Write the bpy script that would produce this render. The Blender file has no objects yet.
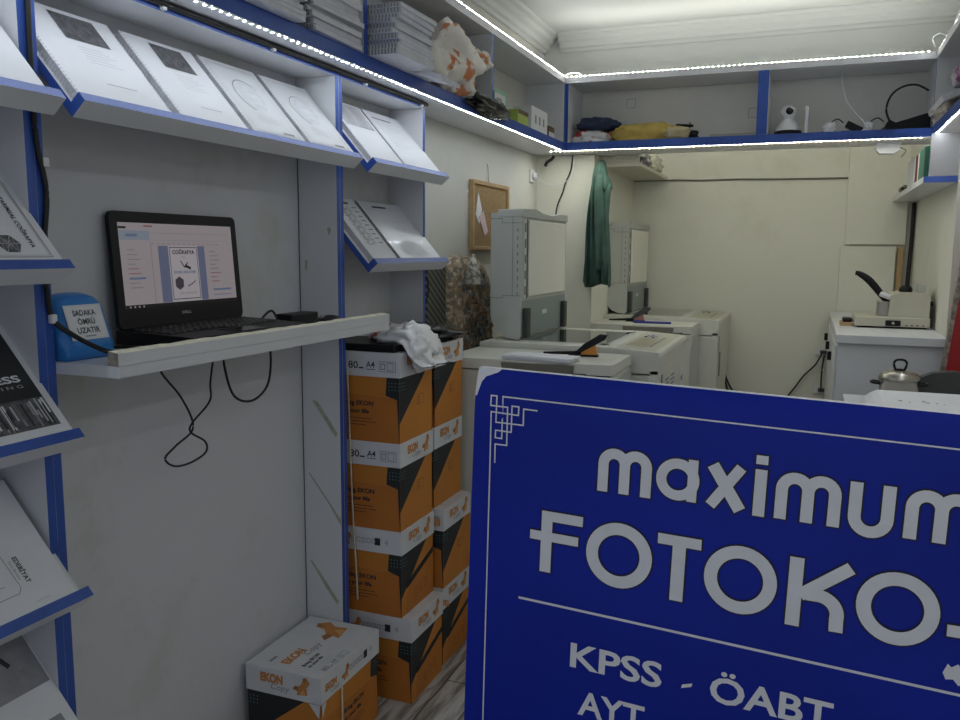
import bpy, math, random
from mathutils import Vector, Matrix, noise
random.seed(7)
scn = bpy.context.scene
COL = scn.collection
V = Vector

# ------------------------------------------------------------------ materials
MATS = {}
def mat(name, col, rough=.6, metal=0., var=0., vscale=8., bump=0., bscale=60., spec=.5, emit=0., trans=0., coat=0.):
    if name in MATS: return MATS[name]
    m = bpy.data.materials.new(name); m.use_nodes = True
    nt = m.node_tree; b = nt.nodes['Principled BSDF']
    b.inputs['Base Color'].default_value = (*col, 1)
    b.inputs['Roughness'].default_value = rough
    b.inputs['Metallic'].default_value = metal
    b.inputs['Specular IOR Level'].default_value = spec
    if coat: b.inputs['Coat Weight'].default_value = coat
    if trans:
        b.inputs['Alpha'].default_value = 1 - trans
    if emit:
        b.inputs['Emission Color'].default_value = (*col, 1)
        b.inputs['Emission Strength'].default_value = emit
    if var or bump:
        tc = nt.nodes.new('ShaderNodeTexCoord')
    if var:
        n = nt.nodes.new('ShaderNodeTexNoise'); n.inputs['Scale'].default_value = vscale; n.inputs['Detail'].default_value = 5
        r = nt.nodes.new('ShaderNodeValToRGB')
        r.color_ramp.elements[0].position = .3; r.color_ramp.elements[1].position = .7
        r.color_ramp.elements[0].color = (*[c*(1-var) for c in col], 1)
        r.color_ramp.elements[1].color = (*[min(1, c*(1+var*.4)) for c in col], 1)
        nt.links.new(tc.outputs['Object'], n.inputs['Vector']); nt.links.new(n.outputs['Fac'], r.inputs['Fac'])
        nt.links.new(r.outputs['Color'], b.inputs['Base Color'])
    if bump:
        n2 = nt.nodes.new('ShaderNodeTexNoise'); n2.inputs['Scale'].default_value = bscale; n2.inputs['Detail'].default_value = 4
        bp = nt.nodes.new('ShaderNodeBump'); bp.inputs['Strength'].default_value = bump; bp.inputs['Distance'].default_value = .004
        nt.links.new(tc.outputs['Object'], n2.inputs['Vector']); nt.links.new(n2.outputs['Fac'], bp.inputs['Height'])
        nt.links.new(bp.outputs['Normal'], b.inputs['Normal'])
    MATS[name] = m
    return m

WHITE = mat('white_laminate', (.72, .73, .76), .35, var=.05, vscale=5)
BLUE = mat('blue_edging', (.035, .098, .42), .4, var=.12, vscale=25)
PAPER = mat('paper_white', (.80, .81, .85), .6, var=.03, vscale=12)
PAPER2 = mat('paper_pages', (.70, .71, .75), .75, var=.12, vscale=60)
LILAC = mat('lilac_cover', (.60, .62, .78), .5, var=.05)
PLASTIC_SHEET = mat('glossy_clear_cover', (.74, .76, .82), .32, coat=.12)
INK = mat('ink_black', (.03, .03, .035), .6)
INKG = mat('ink_grey', (.28, .28, .30), .6)
INKL = mat('ink_light_grey', (.52, .52, .55), .6)
INKM = mat('photo_grey', (.13, .13, .14), .6, var=.6, vscale=70)
BLACK = mat('black_plastic', (.009, .009, .011), .42, spec=.25)
RUBBER = mat('black_rubber', (.01, .01, .01), .55)
GLOSSK = mat('black_gloss', (.008, .008, .01), .15)
CARD = mat('orange_cardboard', (.62, .235, .032), .65, var=.08, vscale=10)
CARD2 = mat('orange_cardboard_flap', (.55, .19, .025), .65, var=.08, vscale=10)
CARDK = mat('carton_black_print', (.018, .022, .024), .6)
CARDW = mat('white_carton_lid', (.74, .75, .78), .5, var=.05, vscale=14)
PORANGE = mat('print_orange', (.62, .26, .07), .6)
PBROWN = mat('print_brown', (.40, .17, .06), .6)
PTEAL = mat('print_teal', (.2, .5, .5), .6)
COPY = mat('copier_cream_grey', (.68, .68, .61), .45, var=.05, vscale=5)
COPYG = mat('copier_grey', (.50, .52, .49), .45, var=.04, vscale=5)
COPYB = mat('copier_blue_grey', (.27, .32, .31), .4)
COPYD = mat('copier_dark', (.05, .055, .05), .5)
COPYT = mat('copier_tray_brown_grey', (.16, .15, .12), .5)
PLATEN = mat('platen_white', (.84, .83, .74), .5, var=.03)
GLASS = mat('copier_glass', (.03, .05, .045), .05, coat=.5)
STEEL = mat('steel', (.40, .38, .34), .30, metal=1.)
BEIGE = mat('beige_metal', (.56, .54, .44), .45, var=.05)
SIGNB = mat('sign_blue', (.003, .020, .36), .36, var=.15, vscale=6, bump=.05, bscale=40, spec=.22)
SIGNW = mat('sign_white', (.82, .82, .84), .5, var=.06, vscale=30)
SIGNK = mat('sign_outline', (.006, .006, .02), .5)
CORK = mat('cork', (.36, .24, .11), .9, var=.25, vscale=90)
WOODF = mat('pale_wood_frame', (.50, .33, .16), .55, var=.15, vscale=30)
GREEN = mat('green_cloth', (.065, .130, .105), .9, var=.3, vscale=14, bump=.3, bscale=200)
YELLOW = mat('yellow_cloth', (.52, .38, .10), .85, var=.25, vscale=14)
NAVY = mat('navy_cloth', (.03, .05, .11), .8, var=.5, vscale=22)
COINBLUE = mat('coin_box_blue', (.03, .22, .62), .3, var=.05)
CREAM = mat('cream_edge', (.70, .66, .52), .7, var=.2, vscale=40)
RED = mat('red_panel', (.42, .015, .02), .5, var=.15, vscale=6)
MIX = mat('mottled_edge', (.35, .30, .26), .8, var=.6, vscale=60)
CHARCOAL = mat('charcoal_leather', (.045, .05, .05), .5)
ORANGEP = mat('orange_plastic', (.65, .25, .03), .4)
BLUEP = mat('blue_plastic', (.03, .04, .30), .4)
LIME = mat('lime_green', (.45, .55, .12), .5)
MINT = mat('mint_green', (.30, .55, .38), .5)
BROWN = mat('brown_card', (.16, .10, .06), .7)
DRED = mat('dark_red_cover', (.16, .01, .015), .5)
DGREEN = mat('dark_green_cover', (.02, .13, .08), .5)
PURPLE = mat('purple_print', (.28, .06, .26), .4)
LED = mat('led_light', (.86, .93, 1.), .5, emit=235.)
LEDD = mat('led_light_dim', (.93, .97, 1.), .5, emit=185.)
LEDR = mat('led_light_right', (.92, .96, 1.), .5, emit=270.)
LEDW = mat('led_light_warm', (1., .99, .86), .5, emit=480.)
LEDU = mat('led_light_upper', (1., 1., .93), .5, emit=430.)
STRIPB = mat('led_strip_base', (.75, .75, .70), .4)

def two_tone(name, c1, c2, scale, lo, hi, rough=.35, c3=None, voronoi=False, bump=0, spec=.5):
    m = bpy.data.materials.new(name); m.use_nodes = True
    nt = m.node_tree; b = nt.nodes['Principled BSDF']; b.inputs['Roughness'].default_value = rough
    b.inputs['Specular IOR Level'].default_value = spec
    tc = nt.nodes.new('ShaderNodeTexCoord')
    n = nt.nodes.new('ShaderNodeTexVoronoi' if voronoi else 'ShaderNodeTexNoise'); n.inputs['Scale'].default_value = scale
    r = nt.nodes.new('ShaderNodeValToRGB')
    r.color_ramp.elements[0].position = lo; r.color_ramp.elements[1].position = hi
    r.color_ramp.elements[0].color = (*c1, 1); r.color_ramp.elements[1].color = (*c2, 1)
    if c3:
        e = r.color_ramp.elements.new((lo+hi)/2); e.color = (*c3, 1)
    nt.links.new(tc.outputs['Object'], n.inputs['Vector'])
    nt.links.new(n.outputs['Color' if voronoi else 'Fac'], r.inputs['Fac'])
    nt.links.new(r.outputs['Color'], b.inputs['Base Color'])
    if bump:
        bp = nt.nodes.new('ShaderNodeBump'); bp.inputs['Strength'].default_value = bump; bp.inputs['Distance'].default_value = .01
        nt.links.new(n.outputs['Color' if voronoi else 'Fac'], bp.inputs['Height']); nt.links.new(bp.outputs['Normal'], b.inputs['Normal'])
    return m
BAGW = two_tone('white_bag_orange_print', (.78, .74, .68), (.60, .20, .07), 15, .57, .61)
BAGR = two_tone('white_bag_red_print', (.80, .80, .82), (.55, .04, .06), 11, .59, .62)
BAGK = two_tone('black_crinkled_bag', (.002, .002, .002), (.006, .006, .006), 40, .4, .7, rough=.25, bump=.3, spec=.35)
BAGC = two_tone('clear_crinkled_bag', (.22, .22, .23), (.60, .60, .58), 24, .45, .6, rough=.15, bump=.6)
BAGY = two_tone('clear_yellowish_bag', (.50, .49, .38), (.70, .69, .56), 30, .4, .6, rough=.2, bump=.6)
COLLAGE = two_tone('collage_pattern', (.22, .20, .16), (.60, .53, .40), 70, .2, .8, rough=.7, c3=(.33, .22, .13), voronoi=True)
STRIPES = None

def wall_mat(name, base, stain, amt=.5, streak=(.42, .45, .33)):
    m = bpy.data.materials.new(name); m.use_nodes = True
    nt = m.node_tree; b = nt.nodes['Principled BSDF']; b.inputs['Roughness'].default_value = .75
    b.inputs['Specular IOR Level'].default_value = .25
    tc = nt.nodes.new('ShaderNodeTexCoord')
    n = nt.nodes.new('ShaderNodeTexNoise'); n.inputs['Scale'].default_value = 2.6; n.inputs['Detail'].default_value = 8; n.inputs['Roughness'].default_value = .65
    r = nt.nodes.new('ShaderNodeValToRGB'); r.color_ramp.elements[0].position = .54; r.color_ramp.elements[1].position = .78
    r.color_ramp.elements[0].color = (0, 0, 0, 1); r.color_ramp.elements[1].color = (amt, amt, amt, 1)
    mx = nt.nodes.new('ShaderNodeMix'); mx.data_type = 'RGBA'
    mx.inputs[6].default_value = (*base, 1); mx.inputs[7].default_value = (*stain, 1)
    n2 = nt.nodes.new('ShaderNodeTexNoise'); n2.inputs['Scale'].default_value = 45; n2.inputs['Detail'].default_value = 3
    bp = nt.nodes.new('ShaderNodeBump'); bp.inputs['Strength'].default_value = .12; bp.inputs['Distance'].default_value = .004
    nt.links.new(tc.outputs['Object'], n.inputs['Vector']); nt.links.new(tc.outputs['Object'], n2.inputs['Vector'])
    nt.links.new(n.outputs['Fac'], r.inputs['Fac']); nt.links.new(r.outputs['Color'], mx.inputs[0])
    nt.links.new(mx.outputs[2], b.inputs['Base Color'])
    nt.links.new(n2.outputs['Fac'], bp.inputs['Height']); nt.links.new(bp.outputs['Normal'], b.inputs['Normal'])
    return m
W_LEFT = wall_mat('plaster_left', (.665, .67, .71), (.50, .50, .38), .7)
W_BACK = wall_mat('plaster_back', (.75, .745, .66), (.55, .54, .44), .5)
W_CEIL = wall_mat('plaster_ceiling', (.66, .67, .64), (.6, .61, .58), .4)
W_SIDE = wall_mat('stained_side_panel', (.70, .72, .74), (.45, .47, .38), .45)
LAMW = WHITE

def floor_mat():
    m = bpy.data.materials.new('whitewashed_planks'); m.use_nodes = True
    nt = m.node_tree; b = nt.nodes['Principled BSDF']; b.inputs['Roughness'].default_value = .4
    tc = nt.nodes.new('ShaderNodeTexCoord')
    mp = nt.nodes.new('ShaderNodeMapping'); mp.inputs['Scale'].default_value = (9, 1.2, 1); mp.inputs['Rotation'].default_value = (0, 0, 0)
    n = nt.nodes.new('ShaderNodeTexNoise'); n.inputs['Scale'].default_value = 5; n.inputs['Detail'].default_value = 7; n.inputs['Distortion'].default_value = .6
    r = nt.nodes.new('ShaderNodeValToRGB'); r.color_ramp.elements[0].position = .36; r.color_ramp.elements[1].position = .58
    r.color_ramp.elements[0].color = (.24, .21, .19, 1); r.color_ramp.elements[1].color = (.62, .60, .57, 1)
    br = nt.nodes.new('ShaderNodeTexBrick'); br.inputs['Scale'].default_value = 1
    br.inputs['Brick Width'].default_value = .9; br.inputs['Row Height'].default_value = .12; br.inputs['Mortar Size'].default_value = .0025
    br.inputs['Color1'].default_value = (1, 1, 1, 1); br.inputs['Color2'].default_value = (.85, .85, .85, 1); br.inputs['Mortar'].default_value = (.2, .19, .18, 1)
    mp2 = nt.nodes.new('ShaderNodeMapping'); mp2.inputs['Rotation'].default_value = (0, 0, math.pi/2)
    mx = nt.nodes.new('ShaderNodeMix'); mx.data_type = 'RGBA'; mx.blend_type = 'MULTIPLY'; mx.inputs[0].default_value = 1
    nt.links.new(tc.outputs['Object'], mp.inputs['Vector']); nt.links.new(mp.outputs[0], n.inputs['Vector']); nt.links.new(n.outputs['Fac'], r.inputs['Fac'])
    nt.links.new(tc.outputs['Object'], mp2.inputs['Vector']); nt.links.new(mp2.outputs[0], br.inputs['Vector'])
    nt.links.new(r.outputs['Color'], mx.inputs[6]); nt.links.new(br.outputs['Color'], mx.inputs[7]); nt.links.new(mx.outputs[2], b.inputs['Base Color'])
    return m
W_FLOOR = floor_mat()

# ------------------------------------------------------------------ mesh builder
_txt = {}
def text_mesh(s, bold=0.):
    """flat triangles of a line of text: cap height about .7 for size 1"""
    k = (s, bold)
    if k in _txt: return _txt[k]
    c = bpy.data.curves.new('lettering_curve', 'FONT'); c.body = s; c.size = 1.; c.offset = bold; c.resolution_u = 3
    o = bpy.data.objects.new('lettering_curve', c)
    me = bpy.data.meshes.new_from_object(o)
    vs = [(v.co.x, v.co.y) for v in me.vertices]; fs = [tuple(p.vertices) for p in me.polygons]
    bpy.data.objects.remove(o); bpy.data.curves.remove(c); bpy.data.meshes.remove(me)
    if vs:
        x0 = min(v[0] for v in vs); x1 = max(v[0] for v in vs)
    else: x0 = x1 = 0
    _txt[k] = (vs, fs, x0, x1)
    return _txt[k]

class MB:
    def __init__(self): self.v = []; self.f = []; self.m = []; self.mats = []; self.smooth = []
    def mi(self, m):
        if m not in self.mats: self.mats.append(m)
        return self.mats.index(m)
    def add(self, vs, fs, m, smooth=False, M=None):
        b = len(self.v)
        self.v += [tuple(M @ V(p)) if M is not None else tuple(p) for p in vs]
        i = self.mi(m)
        for f in fs: self.f.append(tuple(b+k for k in f)); self.m.append(i); self.smooth.append(smooth)
        return self
    def box(self, x0, x1, y0, y1, z0, z1, m, M=None, sides=None):
        vs = [(x0,y0,z0),(x1,y0,z0),(x1,y1,z0),(x0,y1,z0),(x0,y0,z1),(x1,y0,z1),(x1,y1,z1),(x0,y1,z1)]
        fs = [(0,3,2,1),(4,5,6,7),(0,1,5,4),(1,2,6,5),(2,3,7,6),(3,0,4,7)]   # bottom top -y +x +y -x
        if sides:
            for k, f in zip(('bottom','top','-y','+x','+y','-x'), fs): self.add(vs, [f], sides.get(k, m), M=M)
            return self
        return self.add(vs, fs, m, M=M)
    def prism(self, pts, axis, a, b, m, M=None, cap=None, smooth=False):
        """extrude a 2-D outline along axis ('x': pts=(y,z), 'y': pts=(x,z), 'z': pts=(x,y))"""
        def P(p, t):
            return {'x': (t, p[0], p[1]), 'y': (p[0], t, p[1]), 'z': (p[0], p[1], t)}[axis]
        n = len(pts); vs = [P(p, a) for p in pts] + [P(p, b) for p in pts]
        area = sum(pts[i][0]*pts[(i+1)%n][1]-pts[(i+1)%n][0]*pts[i][1] for i in range(n))
        flip = (area > 0) ^ (axis == 'y')
        c0 = tuple(range(n)); c1 = tuple(range(n, 2*n))
        if flip: c0 = c0[::-1]
        else: c1 = c1[::-1]
        self.add(vs, [c0, c1], cap or m, M=M)
        q = [(i, (i+1) % n, n+(i+1) % n, n+i) for i in range(n)]
        if not flip: q = [f[::-1] for f in q]
        self.add(vs, q, m, M=M, smooth=smooth)
        return self
    def tube(self, path, r, m, n=8, closed=False):
        path = [V(p) for p in path]; k = len(path); rings = []
        ref = V((0, 0, 1))
        for i, p in enumerate(path):
            if closed: t = path[(i+1) % k] - path[i-1]
            else: t = path[min(i+1, k-1)] - path[max(i-1, 0)]
            t.normalize()
            u = t.cross(ref)
            if u.length < .05: u = t.cross(V((1, 0, 0)))
            u.normalize(); w = t.cross(u)
            rr = r[i] if isinstance(r, (list, tuple)) else r
            rings.append([p + u*math.cos(2*math.pi*j/n)*rr + w*math.sin(2*math.pi*j/n)*rr for j in range(n)])
        vs = [q for ring in rings for q in ring]; fs = []
        for i in range(k if closed else k-1):
            for j in range(n):
                a = i*n; b = ((i+1) % k)*n
                fs.append((a+j, a+(j+1) % n, b+(j+1) % n, b+j))
        if not closed: fs += [tuple(range(n))[::-1], tuple(range((k-1)*n, k*n))]
        return self.add(vs, fs, m, smooth=True)
    def lathe(self, prof, c, m, n=28, axis='z', smooth=True, cap=True):
        vs = []
        for r, h in prof:
            for j in range(n):
                a = 2*math.pi*j/n; x, y = r*math.cos(a), r*math.sin(a)
                p = {'z': (x, y, h), 'x': (h, x, y), 'y': (x, h, y)}[axis]
                vs.append((c[0]+p[0], c[1]+p[1], c[2]+p[2]))
        fs = [(i*n+j, i*n+(j+1) % n, (i+1)*n+(j+1) % n, (i+1)*n+j) for i in range(len(prof)-1) for j in range(n)]
        if cap: fs += [tuple(range(n))[::-1], tuple(range((len(prof)-1)*n, len(prof)*n))]
        return self.add(vs, fs, m, smooth=smooth)
    def cyl(self, p0, p1, r, m, n=14): return self.tube([p0, p1], r, m, n)
    # flat prints -----------------------------------------------------
    def fr(self, F, pts, lift): return [tuple(F[0] + F[1]*x + F[2]*y + F[3]*lift) for x, y in pts]
    def poly(self, F, pts, m, lift=.0006):
        a = sum(pts[i][0]*pts[(i+1) % len(pts)][1]-pts[(i+1) % len(pts)][0]*pts[i][1] for i in range(len(pts)))
        if a < 0: pts = pts[::-1]
        return self.add(self.fr(F, pts, lift), [tuple(range(len(pts)))], m)
    def rect(self, F, x0, y0, x1, y1, m, lift=.0006): return self.poly(F, [(x0,y0),(x1,y0),(x1,y1),(x0,y1)], m, lift)
    def frame(self, F, x0, y0, x1, y1, t, m, lift=.0006):
        self.rect(F, x0, y0, x1, y0+t, m, lift); self.rect(F, x0, y1-t, x1, y1, m, lift)
        self.rect(F, x0, y0, x0+t, y1, m, lift); return self.rect(F, x1-t, y0, x1, y1, m, lift)
    def text(self, F, s, x, y, h, m, w=None, lift=.0007, bold=0., shear=0., rot=0.):
        """baseline-left at (x,y), cap height h, optional total width w"""
        vs, fs, x0, x1 = text_mesh(s, bold)
        if not vs: return self
        k = h/.72; kx = (w/(x1-x0)) if w else k
        cr, sr = math.cos(rot), math.sin(rot)
        P = []
        for vx, vy in vs:
            a = (vx-x0)*kx + vy*k*shear; b = vy*k
            P.append((x + a*cr - b*sr, y + a*sr + b*cr))
        return self.add(self.fr(F, P, lift), fs, m)
    def stroke(self, F, pts, w, m, lift=.0006, closed=False, surf=None):
        P = [V(p) for p in pts]; n = len(P); L = []; R = []
        for i in range(n):
            if closed: d0 = (P[i]-P[i-1]); d1 = (P[(i+1) % n]-P[i])
            else:
                d0 = (P[i]-P[i-1]) if i else (P[1]-P[0]); d1 = (P[i+1]-P[i]) if i < n-1 else (P[i]-P[i-1])
            d0.normalize(); d1.normalize()
            n0 = V((-d0.y, d0.x)); n1 = V((-d1.y, d1.x)); b = (n0+n1)
            if b.length < 1e-4: b = n0.copy()
            b.normalize(); s = w/2/max(.45, b.dot(n1))
            L.append(tuple(P[i]+b*s)); R.append(tuple(P[i]-b*s))
        fn = surf or (lambda q, l: self.fr(F, q, l))
        vs = fn(L, lift) + fn(R, lift)
        fs = [(i, n+i, n+(i+1) % n, (i+1) % n) for i in range(n if closed else n-1)]
        return self.add(vs, fs, m)
    def build(self, name, parent=None, bevel=0., seg=2, loc=None, autosmooth=False, matrix=None):
        me = bpy.data.meshes.new(name); me.from_pydata(self.v, [], self.f)
        for m in self.mats: me.materials.append(m)
        for p, i, s in zip(me.polygons, self.m, self.smooth): p.material_index = i; p.use_smooth = s
        o = bpy.data.objects.new(name, me); COL.objects.link(o)
        if parent is not None: o.parent = parent
        if loc is not None: o.location = loc
        if bevel:
            b = o.modifiers.new('bevel', 'BEVEL'); b.width = bevel; b.segments = seg; b.limit_method = 'ANGLE'; b.angle_limit = math.radians(50)
            b.harden_normals = False
        return o

def tag(o, label, cat, group=None):
    o['label'] = label; o['category'] = cat
    if group: o['group'] = group
    return o
def thing(name, label, cat, loc=(0, 0, 0), rz=0., group=None):
    o = bpy.data.objects.new(name, None); COL.objects.link(o); o.empty_display_size = .1
    o.location = loc; o.rotation_euler = (0, 0, rz)
    return tag(o, label, cat, group)
def struct(o): o['kind'] = 'structure'; return o
def dup(root, loc=None, rz=None, label=None):
    r = root.copy(); COL.objects.link(r)
    if loc is not None: r.location = loc
    if rz is not None: r.rotation_euler = (0, 0, rz)
    if label: r['label'] = label
    for ch in list(root.children):
        c = ch.copy(); COL.objects.link(c); c.parent = r
        for g in list(ch.children):
            d = g.copy(); COL.objects.link(d); d.parent = c
    return r
def smooth_path(pts, n=8, closed=False):
    P = [V(p) for p in pts]; k = len(P); out = []
    rng = range(k if closed else k-1)
    for i in rng:
        if closed: p0, p1, p2, p3 = P[i-1], P[i], P[(i+1) % k], P[(i+2) % k]
        else: p0, p1, p2, p3 = P[max(i-1, 0)], P[i], P[i+1], P[min(i+2, k-1)]
        for j in range(n):
            t = j/n
            out.append(.5*((2*p1)+(-p0+p2)*t+(2*p0-5*p1+4*p2-p3)*t*t+(-p0+3*p1-3*p2+p3)*t*t*t))
    if not closed: out.append(P[-1])
    return out
def cable(name, pts, r, label, m=RUBBER, cat='cable', n=7, group=None):
    b = MB(); b.tube(smooth_path(pts), r, m, n)
    return tag(b.build(name), label, cat, group)
def blob_mesh(c, rad, seed, m, amp=.25, freq=2.2, flat=None, n=26, k=16, pw=1.0, fine=.0):
    """crumpled cloth or plastic lump: a squashed ball displaced by noise, flattened underneath"""
    vs = []; fs = []
    for i in range(k+1):
        th = math.pi*i/k
        for j in range(n):
            ph = 2*math.pi*j/n
            d = V((math.sin(th)*math.cos(ph), math.sin(th)*math.sin(ph), math.cos(th)))
            e = V([math.copysign(abs(q)**pw, q) for q in d])
            s = 1 + amp*noise.noise(d*freq + V((seed*3.1, seed*1.7, 0))) + fine*noise.noise(d*freq*4 + V((seed, 5, 1)))
            p = V((e.x*rad[0], e.y*rad[1], e.z*rad[2]))*s + V(c)
            if flat is not None: p.z = max(p.z, flat)
            vs.append(p)
    for i in range(k):
        for j in range(n):
            fs.append((i*n+j, (i+1)*n+j, (i+1)*n+(j+1) % n, i*n+(j+1) % n))
    return vs, fs
X, Y, Z = V((1, 0, 0)), V((0, 1, 0)), V((0, 0, 1))

# ------------------------------------------------------------------ setting
XL = -.104          # left wall plane
def slab(name, *a, m, **k):
    return struct(MB().box(*a, m).build(name, **k))
slab('floor', -.4, 2.4, -.8, 5.4, -.1, 0, m=W_FLOOR)
slab('ceiling', -.4, 2.4, -.8, 5.4, 2.41, 2.5, m=W_CEIL)
slab('wall_left', -.4, XL, -.8, 2.55, 0, 2.41, m=W_LEFT)
W_REAR = wall_mat('plaster_left_rear', (.64, .635, .585), (.52, .52, .42), .4)
slab('wall_left.003', -.4, XL, 2.5505, 4.17, 0, 2.41, m=W_REAR)
slab('wall_left.001', -.4, .195, 4.17, 5.16, 0, 1.806, m=W_BACK)
slab('wall_left.002', -.4, XL, 4.17, 5.16, 1.807, 2.41, m=W_LEFT)
slab('wall_back', -.4, 2.4, 5.16, 5.4, 0, 2.41, m=W_BACK)
slab('wall_back.001', XL, 1.87, 4.262, 4.36, 2.146, 2.41, m=W_CEIL)
slab('wall_right', 1.87, 2.4, -.8, 5.16, 0, 2.41, m=W_BACK)
slab('wall_right.001', 1.742, 1.87, 3.76, 5.16, 0, 1.80, m=W_BACK)
# crown moulding, stepped
def moulding(name, pts, axis, a, b):
    o = MB().prism(pts, axis, a, b, W_CEIL).build(name, bevel=.003); return struct(o)
mp = [(0, 0), (0, -.085), (.012, -.085), (.014, -.070), (.030, -.066), (.034, -.045), (.055, -.036), (.060, -.018), (.084, -.014), (.09, 0)]
moulding('trim_1', [(XL+x, 2.41+z) for x, z in mp], 'y', -.8, 4.262)
moulding('trim_2', [(4.262-x, 2.41+z) for x, z in mp], 'x', XL+.09, 1.87)
slab('baseboard_left', XL, XL+.010, 1.066, 1.68, 0, .085, m=W_LEFT)
# board cladding on the right part of the back wall
slab('trim_3', 1.395, 1.70, 5.135, 5.16, 1.375, 1.99, m=W_BACK, bevel=.003)
slab('trim_4', 1.375, 1.655, 5.125, 5.16, .30, 1.365, m=W_BACK, bevel=.003)

# ------------------------------------------------------------------ display racks
XF = .02            # front plane of the racks
def tilted_shelf(parent, y0, y1, zt):
    """sloping book rest with a raised lip; zt = height of the lip's outer top corner"""
    d = V((.658, 0, -.753)); nrm = V((.753, 0, .658)); B = V((.075, 0, zt-.001)); T = B - d*.240
    p = [T, B, B-nrm*.016, T-nrm*.016]
    b = MB(); b.prism([(q.x, q.z) for q in p], 'y', y0, y1, WHITE, cap=BLUE)
    o = b.build('tilted_shelf', parent, bevel=.0012)
    l = [B-nrm*.016, B-nrm*.016+d*.019, B+d*.019+nrm*.023, B+nrm*.023]
    b = MB(); vs = [(q.x, yy, q.z) for yy in (y0, y1) for q in l]
    b.add(vs, [(0, 4, 5, 1), (1, 5, 6, 2), (3, 7, 4, 0)], WHITE)
    b.add(vs, [(2, 6, 7, 3)], BLUE); b.add(vs, [(0, 1, 2, 3), (4, 7, 6, 5)], BLUE if y0 > .9 else WHITE)
    b.build('lip', o, bevel=.001)
    return o
SL = V((.658, 0, -.753)); SN = V((.753, 0, .658))

def side_panel(parent, y0, y1, inner=WHITE):
    b = MB(); b.box(XL+.001, XF, y0, y1, 0, 1.787, inner, sides={'+x': BLUE}); return b.build('side_panel', parent, bevel=.0012)
def top_panel(parent, y0, y1):
    b = MB(); b.box(XL+.001, XF, y0, y1, 1.788, 1.806, WHITE, sides={'+x': BLUE}); return b.build('top_panel', parent, bevel=.0012)

r1 = thing('display_rack', 'tall white and blue book rack with tilted shelves at the left edge', 'display rack', (0, 0, 0))
side_panel(r1, 1.031, 1.048); side_panel(r1, .25, .267); top_panel(r1, .25, 1.0485)
TIERS = (1.566, 1.296, 1.014, .735, .46)
for z in TIERS: tilted_shelf(r1, .27, 1.041, z)
r2 = thing('display_rack', 'wide white and blue rack spanning above the laptop desk, with one row of books', 'display rack')
side_panel(r2, 1.0485, 1.0655, W_SIDE); side_panel(r2, 2.0025, 2.0195, W_SIDE); top_panel(r2, 1.049, 2.0205)
tilted_shelf(r2, 1.078, 2.001, 1.569)
STAIN = mat('olive_stain', (.46, .47, .36), .7, var=.25, vscale=40); SEAM = mat('dark_seam', (.03, .03, .03), .8)
b = MB(); F = (V((0, 2.0025, 0)), X, Z, -Y)
b.rect(F, XL+.001, .1, XL+.0035, 1.10, SEAM); b.rect(F, XL+.001, 1.14, XL+.0035, 1.70, SEAM)
for p in ([(-.070, .905), (-.052, .902), (.012, .815), (.006, .803), (-.012, .825)], [(-.088, .692), (-.080, .690), (.018, .565), (.018, .545), (-.020, .605)], [(-.088, .430), (-.078, .428), (.008, .318), (.002, .308), (-.04, .36)]): b.poly(F, p, STAIN)
for q in ([(-.012, 1.385), (-.004, 1.39), (.002, 1.38), (-.006, 1.366)], [(-.084, 1.30), (-.076, 1.298), (-.078, 1.27), (-.085, 1.275)]): b.poly(F, q, STAIN, .0008)
b.build('stain_marks', r2)
r3 = thing('display_rack', 'narrow white and blue rack with two tilted shelves above the carton stacks', 'display rack')
side_panel(r3, 2.021, 2.038); side_panel(r3, 2.547, 2.564); top_panel(r3, 2.0215, 2.564)
for z in (1.567, 1.291): tilted_shelf(r3, 2.075, 2.575, z)

# booklets lying on the tilted shelves -----------------------------
def booklet(y0, y1, zt, label, deco, thick=.014, length=.236, side='y0', cover=PAPER, group=None, coil=True, name='spiral_booklet', off=0.):
    B = V((.0745, 0, zt-.001)) + SN*(.0006+off)
    root = thing(name, label, 'booklet', tuple(B + Y*y0), group=group)
    w = y1-y0
    # local frame: origin bottom-left corner; u along +y, v up the slope, n out
    def loc(u, v, n): return Y*u - SL*v + SN*n
    b = MB()
    def bx(u0, u1, v0, v1, n0, n1, m):
        vs = [loc(u, v, n) for n in (n0, n1) for u, v in ((u0, v0), (u1, v0), (u1, v1), (u0, v1))]
        b.add(vs, [(0,3,2,1),(4,5,6,7),(0,1,5,4),(1,2,6,5),(2,3,7,6),(3,0,4,7)], m)
    bx(.004, w-.002, .002, length-.002, 0, thick-.0012, PAPER2); b.build('page_block', root)
    b = MB(); bx(0, w, 0, length, thick-.0011, thick, cover)
    F = (loc(0, 0, thick), Y, -SL, SN)
    deco(b, F, w, length); b.build('cover', root)
    if coil:
        b = MB()
        k = int(length/.008)
        for i in range(k):
            v = .006 + i*(length-.012)/(k-1)
            ring = [loc(.004+math.cos(a)*(-.0045), v, thick*.5+math.sin(a)*(thick*.5+.0012)) for a in [j*math.pi/4-.2 for j in range(8)]]
            b.tube(ring, .0007, INKL, 4, closed=True)
        b.build('spiral_binding', root)
    return root
def d_photo(b, F, w, L):
    b.rect(F, w*.34, L*.66, w*.80, L*.95, INKM)
    b.rect(F, w*.36, L*.16, w*.78, L*.62, PAPER, .0004)
    for i in range(6): b.rect(F, w*(.40+.01*(i % 2)), L*(.585-.032*i), w*(.66+.05*((i*7) % 3)), L*(.590-.032*i), INKL)
    b.rect(F, w*.42, L*.20, w*.74, L*.206, INKG)
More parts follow.
